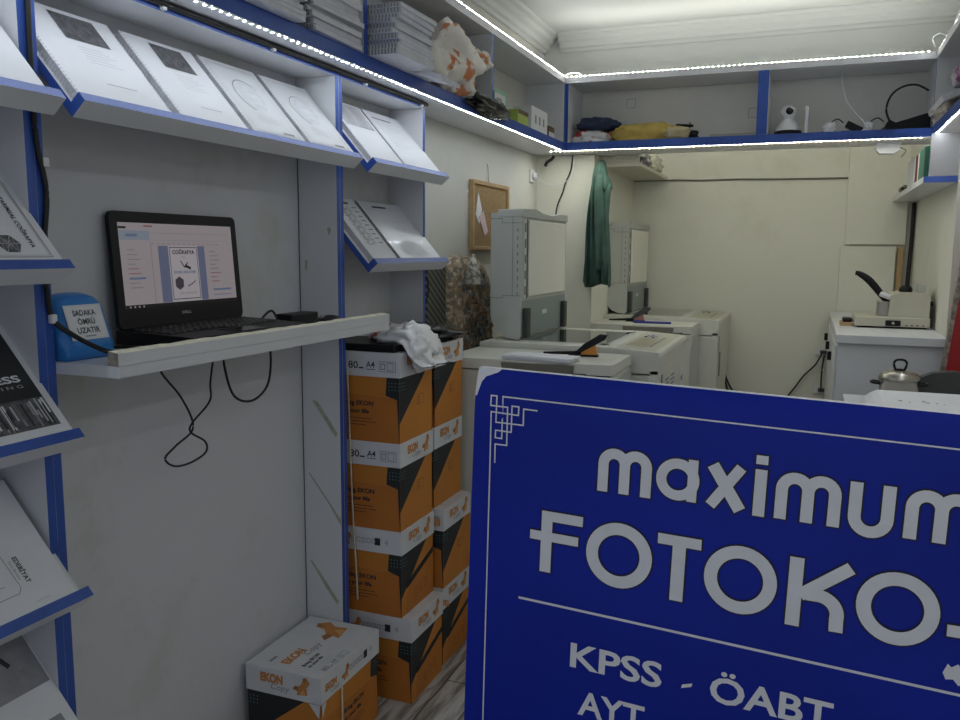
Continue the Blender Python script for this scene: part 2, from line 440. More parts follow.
def d_oval(b, F, w, L):
    b.frame(F, w*.07, L*.05, w*.93, L*.95, .0012, INKL)
    b.frame(F, w*.10, L*.065, w*.90, L*.935, .0006, INKL)
    cx, cy = w*.52, L*.56
    b.stroke(F, [(cx+math.cos(a)*w*.27, cy+math.sin(a)*L*.22) for a in [math.pi*.2+i*math.pi*1.15/16 for i in range(17)]], .0022, INKG)
    b.poly(F, [(cx+math.cos(a)*w*.23, cy+math.sin(a)*L*.19) for a in [i*math.pi/10 for i in range(20)]], PAPER2, .0004)
    for i in range(4): b.rect(F, w*.30, L*(.30-.03*i), w*(.62+.06*(i % 2)), L*(.304-.03*i), INKL)
    b.rect(F, w*.60, L*.075, w*.82, L*.10, INKG)
def d_map(b, F, w, L):
    b.rect(F, w*.08, L*.58, w*.92, L*.97, INKL)
    for i in range(5): b.stroke(F, [(w*(.1+.18*i), L*.95), (w*(.16+.18*i), L*.78), (w*(.12+.17*i), L*.60)], .004, INKG if i % 2 else PAPER)
    b.rect(F, w*.45, L*.585, w*.90, L*.60, INKG)
def d_lines(b, F, w, L):
    b.rect(F, w*.12, L*.86, w*.60, L*.885, INKG)
    for i in range(9): b.rect(F, w*.14, L*(.78-.05*i), w*(.5+.25*((i*5) % 3)/2), L*(.785-.05*i), INKL)
def d_list(b, F, w, L):
    b.rect(F, w*.40, L*.90, w*.68, L*.93, INK)
    for i in range(26):
        v = L*(.84-.024*i); u = w*(.20+.02*(i % 3))
        b.rect(F, u, v, u+w*(.1+.05*((i*3) % 4)), v+.0024, INKG); b.rect(F, w*.46, v, w*(.54+.03*((i*5) % 4)), v+.0022, INKL if i % 2 else INKG)
        if i % 3 == 0: b.rect(F, w*.70, v, w*.88, v+.004, INKG)
def d_gloss(b, F, w, L):
    b.rect(F, 0, 0, .010, L, INK, .0009)
    b.rect(F, w*.28, L*.90, w*.58, L*.93, INK)
    for i in range(4): b.rect(F, w*.40, L*(.66-.12*i), w*.78, L*(.664-.12*i), INKL)
    b.poly(F, [(w*.50+math.cos(a)*w*.26, L*.18+math.sin(a)*L*.13) for a in [i*math.pi/8 for i in range(16)]], PAPER, .0005)
    b.stroke(F, [(w*.50+math.cos(a)*w*.28, L*.18+math.sin(a)*L*.15) for a in [math.pi*.3+i*math.pi/10 for i in range(9)]], .006, CARDW, .0008)  # white arc paints the glare onto the cover

GM = 'booklets on the long shelf above the laptop'
booklet(1.084, 1.306, 1.569, 'white spiral booklet with a dark photo, beside the left blue post', d_photo, .016, group=GM)
booklet(1.336, 1.545, 1.569, 'white spiral booklet with a dark photo, second from the left post', d_photo, .014, group=GM)
booklet(1.564, 1.765, 1.569, 'white spiral booklet with an oval design, just left of the last on its shelf', d_oval, .015, group=GM, cover=CARDW)
booklet(1.786, 1.994, 1.569, 'white spiral booklet with an oval design, beside the middle blue post', d_oval, .015, group=GM, cover=CARDW)
GN = 'booklets on the narrow rack'
booklet(2.088, 2.285, 1.567, 'booklet with a grey map picture on the narrow rack upper shelf', d_map, .014, group=GN)
booklet(2.300, 2.555, 1.567, 'booklet with faint text lines on the narrow rack upper shelf', d_lines, .014, group=GN)
booklet(2.090, 2.235, 1.291, 'booklet printed with dense text columns on the narrow rack lower shelf', d_list, .016, group=GN)
booklet(2.255, 2.560, 1.291, 'glossy covered booklet with a shiny glare on the narrow rack lower shelf', d_gloss, .012, group=GN, cover=PLASTIC_SHEET)

def FR(F, x, y, rot):   # a turned print frame
    c, s = math.cos(rot), math.sin(rot)
    return (F[0]+F[1]*x+F[2]*y, F[1]*c+F[2]*s, F[2]*c-F[1]*s, F[3])
def d_blank(b, F, w, L):
    G = FR(F, w, L, -math.pi/2)
    for i in range(3): b.rect(F, w*.10, L*(.20+.03*i), w*.72, L*(.204+.03*i), INKL)
    b.rect(F, w*.08, L*.55, w*.80, L*.553, INKL)
def d_tarim(b, F, w, L):
    r = w-.015
    b.frame(F, .012, .008, r, L-.020, .0016, INKG); b.frame(F, .016, .012, r-.004, L-.024, .0007, INKG)
    G = FR(F, .2745, .136, -math.pi/2)
    b.text(G, 'TARIMSAL COĞRAFYA', 0, 0, .0085, INK, w=.108, bold=.02)
    c = (.237, .036)
    hexa = [(c[0]+.022*math.cos(a), c[1]+.020*math.sin(a)) for a in [i*math.pi/3 for i in range(6)]]
    b.poly(F, hexa, INKM)
    for i in range(3):
        for s in (-1, 1): b.stroke(F, [c, hexa[(2*i+(s > 0)) % 6]], .0016, INKL, .0009)
    for i in range(5): b.rect(F, c[0]-.014+.006*i, c[1]-.012, c[0]-.0115+.006*i, c[1]+.010, INKG, .0011)
    b.stroke(F, [(.225, .075), (.232, .10), (.228, .125)], .005, INKG)
    b.rect(F, .02, .06, .06, .12, INKL)
    b.rect(F, 0, .0035, w*.8, .0041, INKL)
def d_access(b, F, w, L):
    r = .205
    b.rect(F, 0, .076, r, L, CARDK)
    b.rect(F, 0, .018, r, .076, INKM, .0007)
    rnd = random.Random(3)
    for i in range(60):
        x = rnd.uniform(.0, r-.006); hgt = rnd.uniform(.016, .050); y = rnd.uniform(.019, .075-hgt)
        b.rect(F, x, y, x+rnd.uniform(.001, .005), y+hgt, rnd.choice((INKL, PAPER, INK, INKG, INK)), .0008+.00002*i)
    b.text(F, 'ACCESS', .060, .110, .0135, PAPER, w=.124, bold=.03, lift=.0022)
    b.text(F, 'W R I T I N G', .075, .0975, .0065, INKL, w=.106, lift=.0022)
def d_edeb(b, F, w, L):
    G = FR(F, .2515, .098, -math.pi/2)
    b.text(G, 'EDEBİYAT', 0, 0, .0085, INK, w=.050, bold=.02)
    b.text(G, 'Soru Bankası', .004, -.009, .0045, INKG, w=.036)
    b.stroke(F, [(.02, L-.03), (.205, L-.05), (.236, .105), (.238, .045), (.230, .036), (.02, .034)], .0012, INKG)
    for i in range(6): b.rect(F, .08, .055+.022*i, .215-.012*i, .057+.022*i, INKL)
    b.rect(F, .245, .012, .275, .013, INKL)
def d_grey(b, F, w, L):
    b.rect(F, 0, .126, w-.004, L*.998, mat('print_mid_grey', (.33, .33, .36), .6, var=.2, vscale=30), .0004)
    b.stroke(F, [(.255, .215), (.268, .198), (.276, .180)], .009, INK)
    b.stroke(F, [(.292, .168), (.296, .142)], .014, INKG, .0008)
    b.stroke(F, [(.262, .158), (.268, .145), (.278, .138)], .007, INKG, .0008)
    b.rect(F, .285, .048, .310, .066, INKG)
GL = 'booklets on the left edge rack'
booklet(.700, 1.022, 1.566, 'plain white booklet on the topmost shelf of the left edge rack', d_blank, .016, .236, group=GL, coil=False, name='booklet')
booklet(.715, 1.033, 1.296, 'white booklet with a sideways title and a hexagon picture', d_tarim, .018, .240, group=GL, coil=False, name='booklet')
booklet(.815, 1.034, 1.014, 'dark covered booklet with white title letters and grey city streaks', d_access, .016, .236, group=GL, coil=False, name='booklet')
booklet(.700, 1.020, .735, 'white booklet with a small sideways title inside a rounded frame line', d_edeb, .018, .238, group=GL, coil=False, name='booklet')
booklet(.700, 1.030, .46, 'grey topped booklet on the lowest visible shelf of the left edge rack', d_grey, .018, .240, group=GL, coil=False, name='booklet')

# ------------------------------------------------------------------ overhead shelves
ZB, ZT = 1.808, 2.145
XO = .093; YO = 3.98; XR = 1.66
def board(parent, nm, x0, x1, y0, y1, z0, z1, blue):
    return MB().box(x0, x1, y0, y1, z0, z1, WHITE, sides={blue: BLUE}).build(nm, parent, bevel=.001)
o1 = thing('overhead_shelf', 'long white overhead shelf with blue edge running along the left wall', 'shelf')
board(o1, 'bottom_board', XL+.001, XO, -.4, YO, ZB, ZB+.036, '+x')
board(o1, 'top_board', XL+.001, XO, -.4, YO, ZT-.026, ZT, '-x')
for y0, y1 in ((1.30, 1.318), (2.030, 2.052), (2.990, 3.008), (3.965, 3.9795)):
    board(o1, 'divider', XL+.001, XO-.0005, y0, y1, ZB+.0365, ZT-.0265, '+x')
o2 = thing('overhead_shelf', 'white overhead shelf with blue edge crossing the back of the room', 'shelf')
board(o2, 'bottom_board', XL+.001, 1.869, YO+.0005, 4.26, ZB, ZB+.036, '-y')
board(o2, 'top_board', XL+.001, 1.869, YO+.0005, 4.26, ZT-.026, ZT, '+y')
MB().box(XL+.002, 1.868, 4.246, 4.26, ZB+.0365, ZT-.0265, mat('grey_back_panel', (.76, .75, .70), .5, var=.04)).build('back_panel', o2)
board(o2, 'divider', .968, 1.013, YO+.001, 4.245, ZB+.0365, ZT-.0265, '-y')
board(o2, 'divider', .093, .108, YO+.001, 4.245, ZB+.0365, ZT-.0265, '-y')
board(o2, 'divider', 1.660, 1.675, YO+.001, 4.245, ZB+.0365, ZT-.0265, '-y')
for x, zz in ((.355, 2.055), (.935, 1.98)): MB().frame((V((x, 4.2455, zz)), X, Z, -Y), -.022, -.022, .022, .022, .002, INKG).build('wall_box_cover', o2)
o3 = thing('overhead_shelf', 'white overhead shelf with blue edge along the right wall', 'shelf')
board(o3, 'bottom_board', XR, 1.869, -.4, YO, ZB, ZB+.036, '-x')
board(o3, 'top_board', XR, 1.869, -.4, YO, ZT-.026, ZT, '+x')
board(o3, 'divider', XR+.0005, 1.869, 3.962, 3.9795, ZB+.0365, ZT-.0265, '-x')

# LED strips -------------------------------------------------------
def led_strip(p0, p1, nrm, label, led=None, step=.0225):
    p0, p1, nrm = V(p0), V(p1), V(nrm); t = (p1-p0); L = t.length; t.normalize(); s = t.cross(nrm)
    b = MB(); F = (p0, t, s, nrm)
    def bx(a0, a1, w, h0, h1, m):
        vs = [tuple(p0+t*a+s*q+nrm*h) for h in (h0, h1) for a, q in ((a0, -w), (a1, -w), (a1, w), (a0, w))]
        b.add(vs, [(0,3,2,1),(4,5,6,7),(0,1,5,4),(1,2,6,5),(2,3,7,6),(3,0,4,7)], m)
    bx(0, L, .005, .0002, .0014, STRIPB)
    k = int(L/step)
    for i in range(k): 
        bx(i*step+.003, i*step+.0075, .0026, .0013, .0030, STRIPB)
        b.add([tuple(p0+t*a+s*q_+nrm*.0032) for a, q_ in ((i*step+.003, -.0026), (i*step+.0075, -.0026), (i*step+.0075, .0026), (i*step+.003, .0026))], [(0, 1, 2, 3)], led or LED)
    return tag(b.build('led_strip'), label, 'light strip')
led_strip((XO-.006, -.3, ZB), (XO-.006, 3.97, ZB), (0, 0, -1), 'LED strip under the front edge of the left overhead shelf', LED, .025)
led_strip((XO-.002, -.3, ZT+.001), (XO-.002, 3.97, ZT+.001), (.88, 0, .475), 'LED strip along the top edge of the left overhead shelf', LEDD)
led_strip((.02, YO+.007, ZB), (XR, YO+.007, ZB), (0, 0, -1), 'LED strip under the front edge of the back overhead shelf', LEDW)
led_strip((XO, YO+.003, ZT+.001), (XR, YO+.003, ZT+.001), (0, -.30, .954), 'LED strip along the top edge of the back overhead shelf', LEDU)
led_strip((XR+.006, -.3, ZB), (XR+.006, 3.97, ZB), (0, 0, -1), 'LED strip under the edge of the right overhead shelf', LEDR)
led_strip((XR+.002, -.3, ZT+.001), (XR+.002, 3.97, ZT+.001), (-.88, 0, .475), 'LED strip along the top edge of the right overhead shelf', LEDD)

led_strip((XL+.02, 4.2605, ZT-.013), (1.85, 4.2605, ZT-.013), (0, 1, 0), 'LED strip along the rear upper edge of the back overhead shelf', LEDW)  # added strip, hidden behind the shelf, to brighten the back wall

# power cable clipped along the rack top and the wide post
pc = thing('power_cable', 'black cable clipped under the overhead shelf and down the left blue post', 'cable')
path = [(XF+.007, y, 1.8005) for y in (2.565, 2.2, 1.8, 1.5, 1.2, 1.09)]
MB().tube(smooth_path(path), .0062, RUBBER, 8).build('cord', pc)
path = [(XF+.005, 1.05, 1.79), (XF+.005, 1.047, 1.6), (XF+.005, 1.050, 1.50), (XF+.005, 1.063, 1.42), (XF+.005, 1.052, 1.33), (XF+.006, 1.052, 1.25), (XF+.006, 1.062, 1.205), (.05, 1.078, 1.180), (.09, 1.088, 1.160), (.122, 1.10, 1.150), (.125, 1.18, 1.142)]
MB().tube(smooth_path(path), .0045, RUBBER, 8).build('cord', pc)
for q in ((XF+.004, 1.72, 1.797), (XF+.004, 2.16, 1.797), (XF+.004, 2.53, 1.797), (XF+.004, 1.36, 1.797), (XF+.005, 1.060, 1.208), (XF+.005, 1.063, 1.47)):
    MB().box(q[0]-.004, q[0]+.006, q[1]-.006, q[1]+.006, q[2]-.008, q[2]+.008, CARDW).build('cable_clip', pc, bevel=.002)

# ------------------------------------------------------------------ desk with laptop
dk = thing('wall_desk', 'white wall mounted desk board carrying the laptop', 'desk')
b = MB(); b.prism([(XL+.001, 1.0665), (.16, 1.0665), (.16, 2.036), (XF+.002, 2.036), (XF+.002, 2.0015), (XL+.001, 2.0015)], 'z', 1.112, 1.132, WHITE); b.build('desk_board', dk, bevel=.001)
b = MB(); n = 40; vs = []
rnd = random.Random(5)
for i in range(n+1):
    y = 1.0665 + (2.036-1.0665)*i/n; j = rnd.uniform(-.0012, .0008)
    vs += [(.138, y, 1.1325), (.16, y, 1.1325), (.16, y, 1.154+j*.3), (.138, y, 1.157+j)]
for i in range(n):
    a = i*4; c = a+4
    b.add(vs[a:a+8], [(1, 5, 6, 2)], WHITE); b.add(vs[a:a+8], [(0, 1, 5, 4), (3, 7, 4, 0)], CREAM); b.add(vs[a:a+8], [(2, 6, 7, 3)], CREAM)
b.add([vs[0], vs[1], vs[2], vs[3]], [(0, 1, 2, 3)], MIX); b.add(vs[-4:], [(3, 2, 1, 0)], MIX)
b.build('front_batten', dk)

lp = thing('laptop', 'open black laptop showing a document editor on the wall desk', 'laptop', (0, 0, 0))
ly0, ly1 = 1.302, 1.698
b = MB(); b.prism([(-.078, 1.1345), (.118, 1.1345), (.124, 1.143), (.118, 1.156), (-.078, 1.163)], 'y', ly0, ly1, BLACK); b.build('base', lp, bevel=.003)
kb = MB()
slope = (1.156-1.163)/.196
FK = (V((-.078, ly0, 1.163)), Y, V((1, 0, slope)).normalized(), V((-slope, 0, 1)).normalized())
kb.rect(FK, .015, .012, .390, .125, GLOSSK, .0005)
KEY = mat('keycap', (.02, .02, .022), .35)
for r in range(6):
    for c in range(19):
        u = .019 + c*.0194; v = .016 + r*.0180
        if r == 5 and 4 <= c <= 8: continue
        q = kb.fr(FK, [(u, v), (u+.016, v), (u+.016, v+.0148), (u, v+.0148)], .0008) + kb.fr(FK, [(u+.0015, v+.001), (u+.0145, v+.001), (u+.0145, v+.013), (u+.0015, v+.013)], .0032)
        kb.add(q, [(4,5,6,7)[::-1], (0,1,5,4)[::-1], (1,2,6,5)[::-1], (2,3,7,6)[::-1], (3,0,4,7)[::-1]], KEY)
kb.build('keyboard', lp)
b = MB(); b.rect(FK, .14, .137, .245, .190, GLOSSK, .0006); b.build('touchpad', lp)
# lid: plane from hinge up
hx, hz = -.066, 1.164; tx, tz = -.084, 1.404
UP = V((tx-hx, 0, tz-hz)); LH = UP.length; UP.normalize(); NO = V((UP.z, 0, -UP.x))
lf = MB(); rr = .014
def rrect(x0, y0, x1, y1, r, n=5):
    P = []
    for cx, cy, a0 in ((x1-r, y0+r, -90), (x1-r, y1-r, 0), (x0+r, y1-r, 90), (x0+r, y0+r, 180)):
        for i in range(n+1):
            a = math.radians(a0+90*i/n); P.append((cx+r*math.cos(a), cy+r*math.sin(a)))
    return P
FS = (V((hx, ly0, hz)), Y, UP, NO)
o = rrect(0, 0, ly1-ly0, LH, rr); n = len(o)
vs = lf.fr(FS, o, 0) + lf.fr(FS, o, -.010)
lf.add(vs, [tuple(range(n)), tuple(range(n, 2*n))[::-1]] + [(i+n, (i+1) % n+n, (i+1) % n, i) for i in range(n)], BLACK)
lf.box(-.080, -.058, ly0+.03, ly1-.03, 1.152, 1.166, BLACK)
lf.text(FS, 'DELL', (ly1-ly0)/2-.015, .022, .0055, INKL, w=.030, bold=.02)
lid = lf.build('screen_lid', lp)
sc = MB(); SW, SH = ly1-ly0-.040, LH-.063
FD = (V((hx, ly0, hz)) + Y*.020 + UP*.040, Y, UP, NO)
def scr(name, c, e=.42):
    m = mat('screen_'+name, c, .35, spec=.2, emit=e)
    m.node_tree.nodes['Principled BSDF'].inputs['Base Color'].default_value = (.02, .02, .02, 1)
    return m
S_W = scr('white', (.36, .32, .34)); S_B = scr('blue', (.13, .145, .24)); S_P = scr('page', (.44, .41, .44)); S_K = scr('ink', (.02, .02, .025), .2)
S_T = scr('toolbar', (.24, .28, .34)); S_G = scr('grey', (.20, .19, .21)); S_R = scr('red', (.26, .10, .10)); S_BL = scr('light_blue', (.12, .17, .27)); S_TB = scr('taskbar', (.012, .012, .014), .2)
S_HX = scr('hexagon', (.06, .045, .06))
sc.rect(FD, 0, 0, SW, SH, S_W, .0008)
l2 = .0012
sc.rect(FD, 0, 0, SW, SH*.045, S_TB, l2); sc.rect(FD, 0, SH*.93, SW*.06, SH*.955, S_K, l2); sc.rect(FD, SW*.20, SH*.955, SW*.27, SH*.975, S_R, l2)
sc.rect(FD, 0, SH*.80, SW*.24, SH*.91, S_T, l2); sc.rect(FD, SW*.05, SH*.84, SW*.14, SH*.87, S_BL, l2+.0003); sc.rect(FD, SW*.24, SH*.885, SW*.96, SH*.89, S_G, l2)
sc.rect(FD, SW*.24, SH*.80, SW*.96, SH*.803, S_G, l2)
for i in range(14): sc.rect(FD, SW*(.25+.045*i), SH*.755, SW*(.27+.045*i), SH*.765, S_G, l2)
sc.rect(FD, SW*.24, SH*.05, SW*.245, SH*.78, S_G, l2)
for i in range(9): sc.rect(FD, SW*.05, SH*(.68-.055*i), SW*(.11+.02*(i % 3)), SH*(.69-.055*i), S_R if i in (4, 5) else S_G, l2)
sc.rect(FD, SW*.05, SH*.34, SW*.18, SH*.365, S_BL, l2)
sc.rect(FD, SW*.30, SH*.05, SW*.385, SH*.735, S_B, l2); sc.rect(FD, SW*.65, SH*.05, SW*.715, SH*.735, S_B, l2)
px0, px1 = SW*.385, SW*.65
sc.rect(FD, px0, SH*.05, px1, SH*.735, S_P, l2); sc.frame(FD, px0+.003, SH*.075, px1-.003, SH*.720, .0016, S_K, l2+.0003)
l3 = l2+.0004
sc.text(FD, 'COĞRAFYA', px0+.012, SH*.635, .0085, S_K, w=px1-px0-.024, bold=.03, lift=l3)
sc.text(FD, 'DERS', px0+.04, SH*.585, .004, S_G, w=.012, lift=l3)
sc.stroke(FD, [(px0+.035, SH*.55), (px0+.046, SH*.47), (px0+.058, SH*.53)], .0026, S_K, l3); sc.stroke(FD, [(px0+.048, SH*.49), (px0+.066, SH*.455)], .006, S_K, l3)
sc.text(FD, 'KONU ANLATIMI', px0+.012, SH*.395, .006, S_BL, w=px1-px0-.026, bold=.03, lift=l3)
sc.poly(FD, [(px0+.026+.015*math.cos(a), SH*.275+.015*math.sin(a)) for a in [i*math.pi/3+.5 for i in range(6)]], S_HX, l3)
sc.stroke(FD, [(px0+.052, SH*.235), (px0+.066, SH*.26), (px0+.078, SH*.30)], .002, S_K, l3)
sc.text(FD, 'SORU BANKASI', px0+.024, SH*.135, .005, S_G, w=.055, lift=l3)
for i in range(8): sc.rect(FD, SW*.76, SH*(.66-.055*i), SW*(.82+.02*(i % 3)), SH*(.672-.055*i), S_R if i > 4 else S_G, l2)
sc.rect(FD, SW*.77, SH*.16, SW*.95, SH*.185, S_BL, l2); sc.rect(FD, SW*.77, SH*.10, SW*.95, SH*.11, S_BL, l2)
for i in range(4): sc.rect(FD, SW*(.03+.035*i), SH*.012, SW*(.04+.035*i), SH*.032, S_P, l2+.0003)
sc.build('display', lid)

# donation box
cb = thing('donation_box', 'blue rounded charity coin box with a white label on the desk end', 'donation box', (-.01, 1.128, 1.1325))
b = MB(); W2 = .052
prof = [(-.045, 0), (.048, 0), (.052, .012), (.0525, .030), (.027, .106), (.018, .113), (-.002, .117), (-.030, .112), (-.045, .095)]
k = 9; vs = []; m_ = len(prof)
for i in range(k):
    t = -1 + 2*i/(k-1); s = 1 - .16*abs(t)**4
    for x, z in prof: vs.append((x*(1-.10*abs(t)**6), t*W2, z*s))
fs = [(i*m_+j, (i+1)*m_+j, (i+1)*m_+(j+1) % m_, i*m_+(j+1) % m_) for i in range(k-1) for j in range(m_)]
fs = [f[::-1] for f in fs] + [tuple(range(m_))[::-1], tuple(range((k-1)*m_, k*m_))]
b.add(vs, fs, COINBLUE, smooth=True); b.build('body', cb)
b = MB(); up = (V((.027, 0, .106))-V((.0525, 0, .030))); LL = up.length; up.normalize(); no = V((up.z, 0, -up.x))
FL = (V((.0515, -.044, .033))+no*.0006, Y, up, no)
b.rect(FL, .0, .002, .082, .066, CARDW, .0010); b.frame(FL, .002, .004, .080, .064, .0006, INKL, .0013)
for s, yy, ww in (('SADAKA', .046, .050), ('ÖMRÜ', .030, .038), ('UZATIR', .014, .050)): b.text(FL, s, .041-ww/2, yy, .0105, INK, w=ww, bold=.015, lift=.0016)
b.rect(FL, .030, .007, .054, .0095, INKG, .0014); b.build('label', cb)

b = MB(); b.box(-.045, .005, 1.80, 1.925, 1.1325, 1.164, BLACK); tag(b.build('power_adapter', bevel=.004), 'black laptop charger brick lying on the desk by the side panel', 'power adapter')
ms = thing('computer_mouse', 'black computer mouse at the right end of the desk', 'mouse', (.095, 1.83, 1.1325))
vs, fs = blob_mesh((0, 0, .008), (.030, .058, .024), 1, BLACK, amp=0, flat=0, n=24, k=16)
MB().add(vs, fs, BLACK, smooth=True).build('shell', ms)
b = MB(); b.lathe([(.001, -.004), (.007, -.004), (.007, .004), (.001, .004)], (0, -.03, .026), INKG, 12, 'x'); b.build('scroll_wheel', ms)
cable('adapter_cable', [(-.03, 1.79, 1.150), (-.03, 1.765, 1.175), (-.035, 1.735, 1.160), (-.03, 1.71, 1.140), (.02, 1.705, 1.1365)], .003, 'black cord looping up from the charger brick beside the laptop')
cable('laptop_cable', [(.1275, 1.30, 1.137), (.10, 1.262, 1.137), (.06, 1.250, 1.137), (0, 1.262, 1.137), (-.05, 1.24, 1.137), (-.06, 1.20, 1.137)], .0035, 'short black cord on the desk between coin box and laptop')
cable('hanging_cable', [(-.03, 1.36, 1.111), (-.03, 1.372, 1.07), (-.03, 1.43, 1.005), (-.03, 1.462, .935), (-.03, 1.405, .905), (-.03, 1.372, .885), (-.03, 1.40, .862), (-.03, 1.45, .858), (-.03, 1.50, .870), (-.03, 1.500, .895), (-.03, 1.455, .925), (-.032, 1.462, .945), (-.03, 1.52, .985), (-.03, 1.525, 1.03), (-.03, 1.545, 1.111)], .0024, 'thin black cord hanging in a twisted loop below the desk')
cable('hanging_cable', [(-.03, 1.575, 1.111), (-.03, 1.575, 1.06), (-.03, 1.605, .985), (-.03, 1.672, .960), (-.03, 1.735, .985), (-.03, 1.755, 1.04), (-.03, 1.752, 1.111)], .0030, 'black cord hanging in a simple U shape below the desk')

# ------------------------------------------------------------------ paper cartons
BH = .26
def squirrel(b, F, x, y, s):
    P = lambda pts: [(x+p[0]*s, y+p[1]*s) for p in pts]
    b.poly(F, P([(.25, .0), (.85, .08), (.80, .45), (.55, .62), (.35, .45)]), PORANGE, .0008)
    b.poly(F, P([(.0, .28), (.30, .20), (.36, .42), (.18, .48)]), PBROWN, .0009)
    b.poly(F, P([(.52, .55), (.78, .42), (1.0, .70), (.80, .98), (.62, .92)]), PORANGE, .0009)
    b.poly(F, P([(.60, .88), (.80, .95), (.72, .66)]), PBROWN, .0011)
    b.poly(F, P([(.40, .05), (.75, .10), (.62, .36)]), mat('print_amber', (.75, .42, .16), .6), .0011)
def icon80(b, F, x, y, s, m):
    b.text(F, '80', x, y, .020*s, m, w=.030*s, bold=.01); b.rect(F, x+.032*s, y, x+.047*s, y+.004*s, m)
    b.text(F, 'A4', x+.055*s, y+.004*s, .017*s, m, w=.026*s, bold=.01); b.rect(F, x+.054*s, y-.002*s, x+.082*s, y-.0002*s, m)
    b.frame(F, x+.095*s, y-.006*s, x+.145*s, y+.022*s, .001, m); b.frame(F, x+.100*s, y, x+.113*s, y+.016*s, .0016, m); b.frame(F, x+.119*s, y-.002*s, x+.138*s, y+.018*s, .001, m)
def ekon(b, F, x, y, s, sq=True):
    b.text(F, 'EKON', x, y+.014*s, .018*s, PORANGE, w=.055*s, bold=.065)
    b.text(F, 'Copy', x+.024*s, y, .013*s, INKG, w=.045*s, shear=.3)
    if sq: squirrel(b, F, x+.078*s, y-.001*s, .042*s)
def carton(L, kind, W=.223, torn=False):
    root = bpy.data.objects.new('paper_carton', None); COL.objects.link(root); root['category'] = 'carton'; root['group'] = 'cartons of copier paper'
    root.empty_display_size = .1
    w, l = W/2, L/2; bt = BH-.069
    b = MB(); b.box(-w+.003, w-.003, -l+.003, l-.003, 0, BH-.006, CARD)
    for sg in (1, -1):
        # short face
        F = (V((-(w-.003)*sg, -(l-.003)*sg, 0)), X*sg, Z, -Y*sg); ww = W-.006
        b.poly(F, [(0, bt), (ww*.80, bt), (0, bt*.30)], CARDK)
        if kind == 'a':
            b.frame(F, ww*.52, bt*.50, ww*.72, bt*.66, .0012, INK); b.frame(F, ww*.55, bt*.53, ww*.61, bt*.62, .0016, INK)
        else:
            b.poly(F, [(ww*.16, bt*.40), (ww, bt*.68), (ww, bt*.78), (ww*.14, bt*.50)], CARDK)
            b.poly(F, [(ww*.12, 0), (ww*.16, bt*.36), (ww*.28, bt*.44), (ww, bt*.66), (ww, 0)], CARD2, .0008)
            for i in range(3): b.frame(F, ww*(.40+.15*i), bt*(.16+.03*i), ww*(.48+.15*i), bt*(.30+.03*i), .0014, INK, .0011)
        for i in range(3):
            for j in range(3): b.rect(F, .006+.011*i, bt-.018-.010*j, .0085+.011*i, bt-.0155-.010*j, PTEAL, .0009)
        # long face
        F = (V(((w-.003)*sg, -(l-.003)*sg, 0)), Y*sg, Z, X*sg); ll = L-.006
        b.poly(F, [(ll-.040, bt), (ll, bt), (ll, 0), (ll-.001, 0), (ll-.008, bt*.66), (ll-.044, bt*.72)], CARDK)
        b.poly(F, [(0, 0), (ll-.0015, 0), (ll-.008, bt*.60), (ll-.016, bt*.68), (0, bt*.735)], CARD2, .0008)
        b.stroke(F, [(ll-.0015, 0), (ll-.008, bt*.60), (ll-.016, bt*.68), (0, bt*.735)], .0012, PBROWN, .0010)
        b.text(F, 'Bring EKON', ll-.188, bt*.55, .0135, INK, w=.105, bold=.035, lift=.0012)
        b.text(F, 'to your life', ll-.188, bt*.43, .0125, INK, w=.090, bold=.035, lift=.0012)
        for i in range(3): b.rect(F, ll-.188, bt*(.345-.05*i), ll-.088+.012*(i % 2)-.02*(i == 2), bt*(.355-.05*i), INK, .0011)
        icon80(b, F, ll-.190, bt*.07, .88, INK)
        for i in range(4):
            for j in range(3): b.rect(F, ll-.034+.010*i, bt-.018-.010*j, ll-.0318+.010*i, bt-.0158-.010*j, PTEAL, .0009)
    b.build('carton_body', root, bevel=.001)
    b = MB()
    b.box(-w, w, -l, l, BH-.070, BH, CARDW)
    for sg in (1, -1):
        F = (V((-w*sg, -l*sg, BH-.07)), X*sg, Z, -Y*sg)
        ekon(b, F, .045, .016, 1.25)
        F = (V((w*sg, -l*sg, BH-.07)), Y*sg, Z, X*sg)
        if kind == 'a': icon80(b, F, L-.165, .022, 1.05, INK)
        else:
            ekon(b, F, L-.285, .012, 1.0)
            for i in range(5): b.frame(F, L-.165+.017*i, .026, L-.153+.017*i, .040, .0016, INKG)
            b.rect(F, L-.088, .022, L-.070, .044, INK); b.poly(F, [(L-.056, .034), (L-.049, .044), (L-.042, .034), (L-.049, .024)], INKL)
    # lid top: read from the long side
    F = (V((w, -l, BH)), Y, -X, Z)
    b.text(F, 'EKON', .035, .118, .026, PORANGE, w=.085, bold=.05); b.text(F, 'Copy', .095, .098, .022, INKG, w=.070, shear=.3)
    b.text(F, 'Bring EKON', .040, .072, .011, INK, w=.075, bold=.03); b.text(F, 'to your life', .040, .056, .010, INK, w=.065, bold=.03)
    for i in range(3): b.rect(F, .042, .044-.008*i, .125-.01*i, .0452-.008*i, INKL)
    icon80(b, F, .040, .010, .8, INKG)
    b.rect(F, .030, .168, .060, .176, INKG)
    if torn:
        F2 = (V((-w, -l, BH-.07)), X, Z, -Y); b.poly(F2, [(W-.034, .001), (W, .001), (W-.004, -.036)], CARDW, .0030)
        F2 = (V((w, -l, BH-.07)), Y, Z, X); b.poly(F2, [(0, .001), (.022, .001), (.003, -.036)], CARDW, .0030)
    squirrel(b, F, L-.120, .075, .105)
    b.build('carton_lid', root, bevel=.002)
    return root
CA = carton(.265, 'a'); CBx = carton(.265, 'b')
CS = carton(.306, 'b', .226, True)
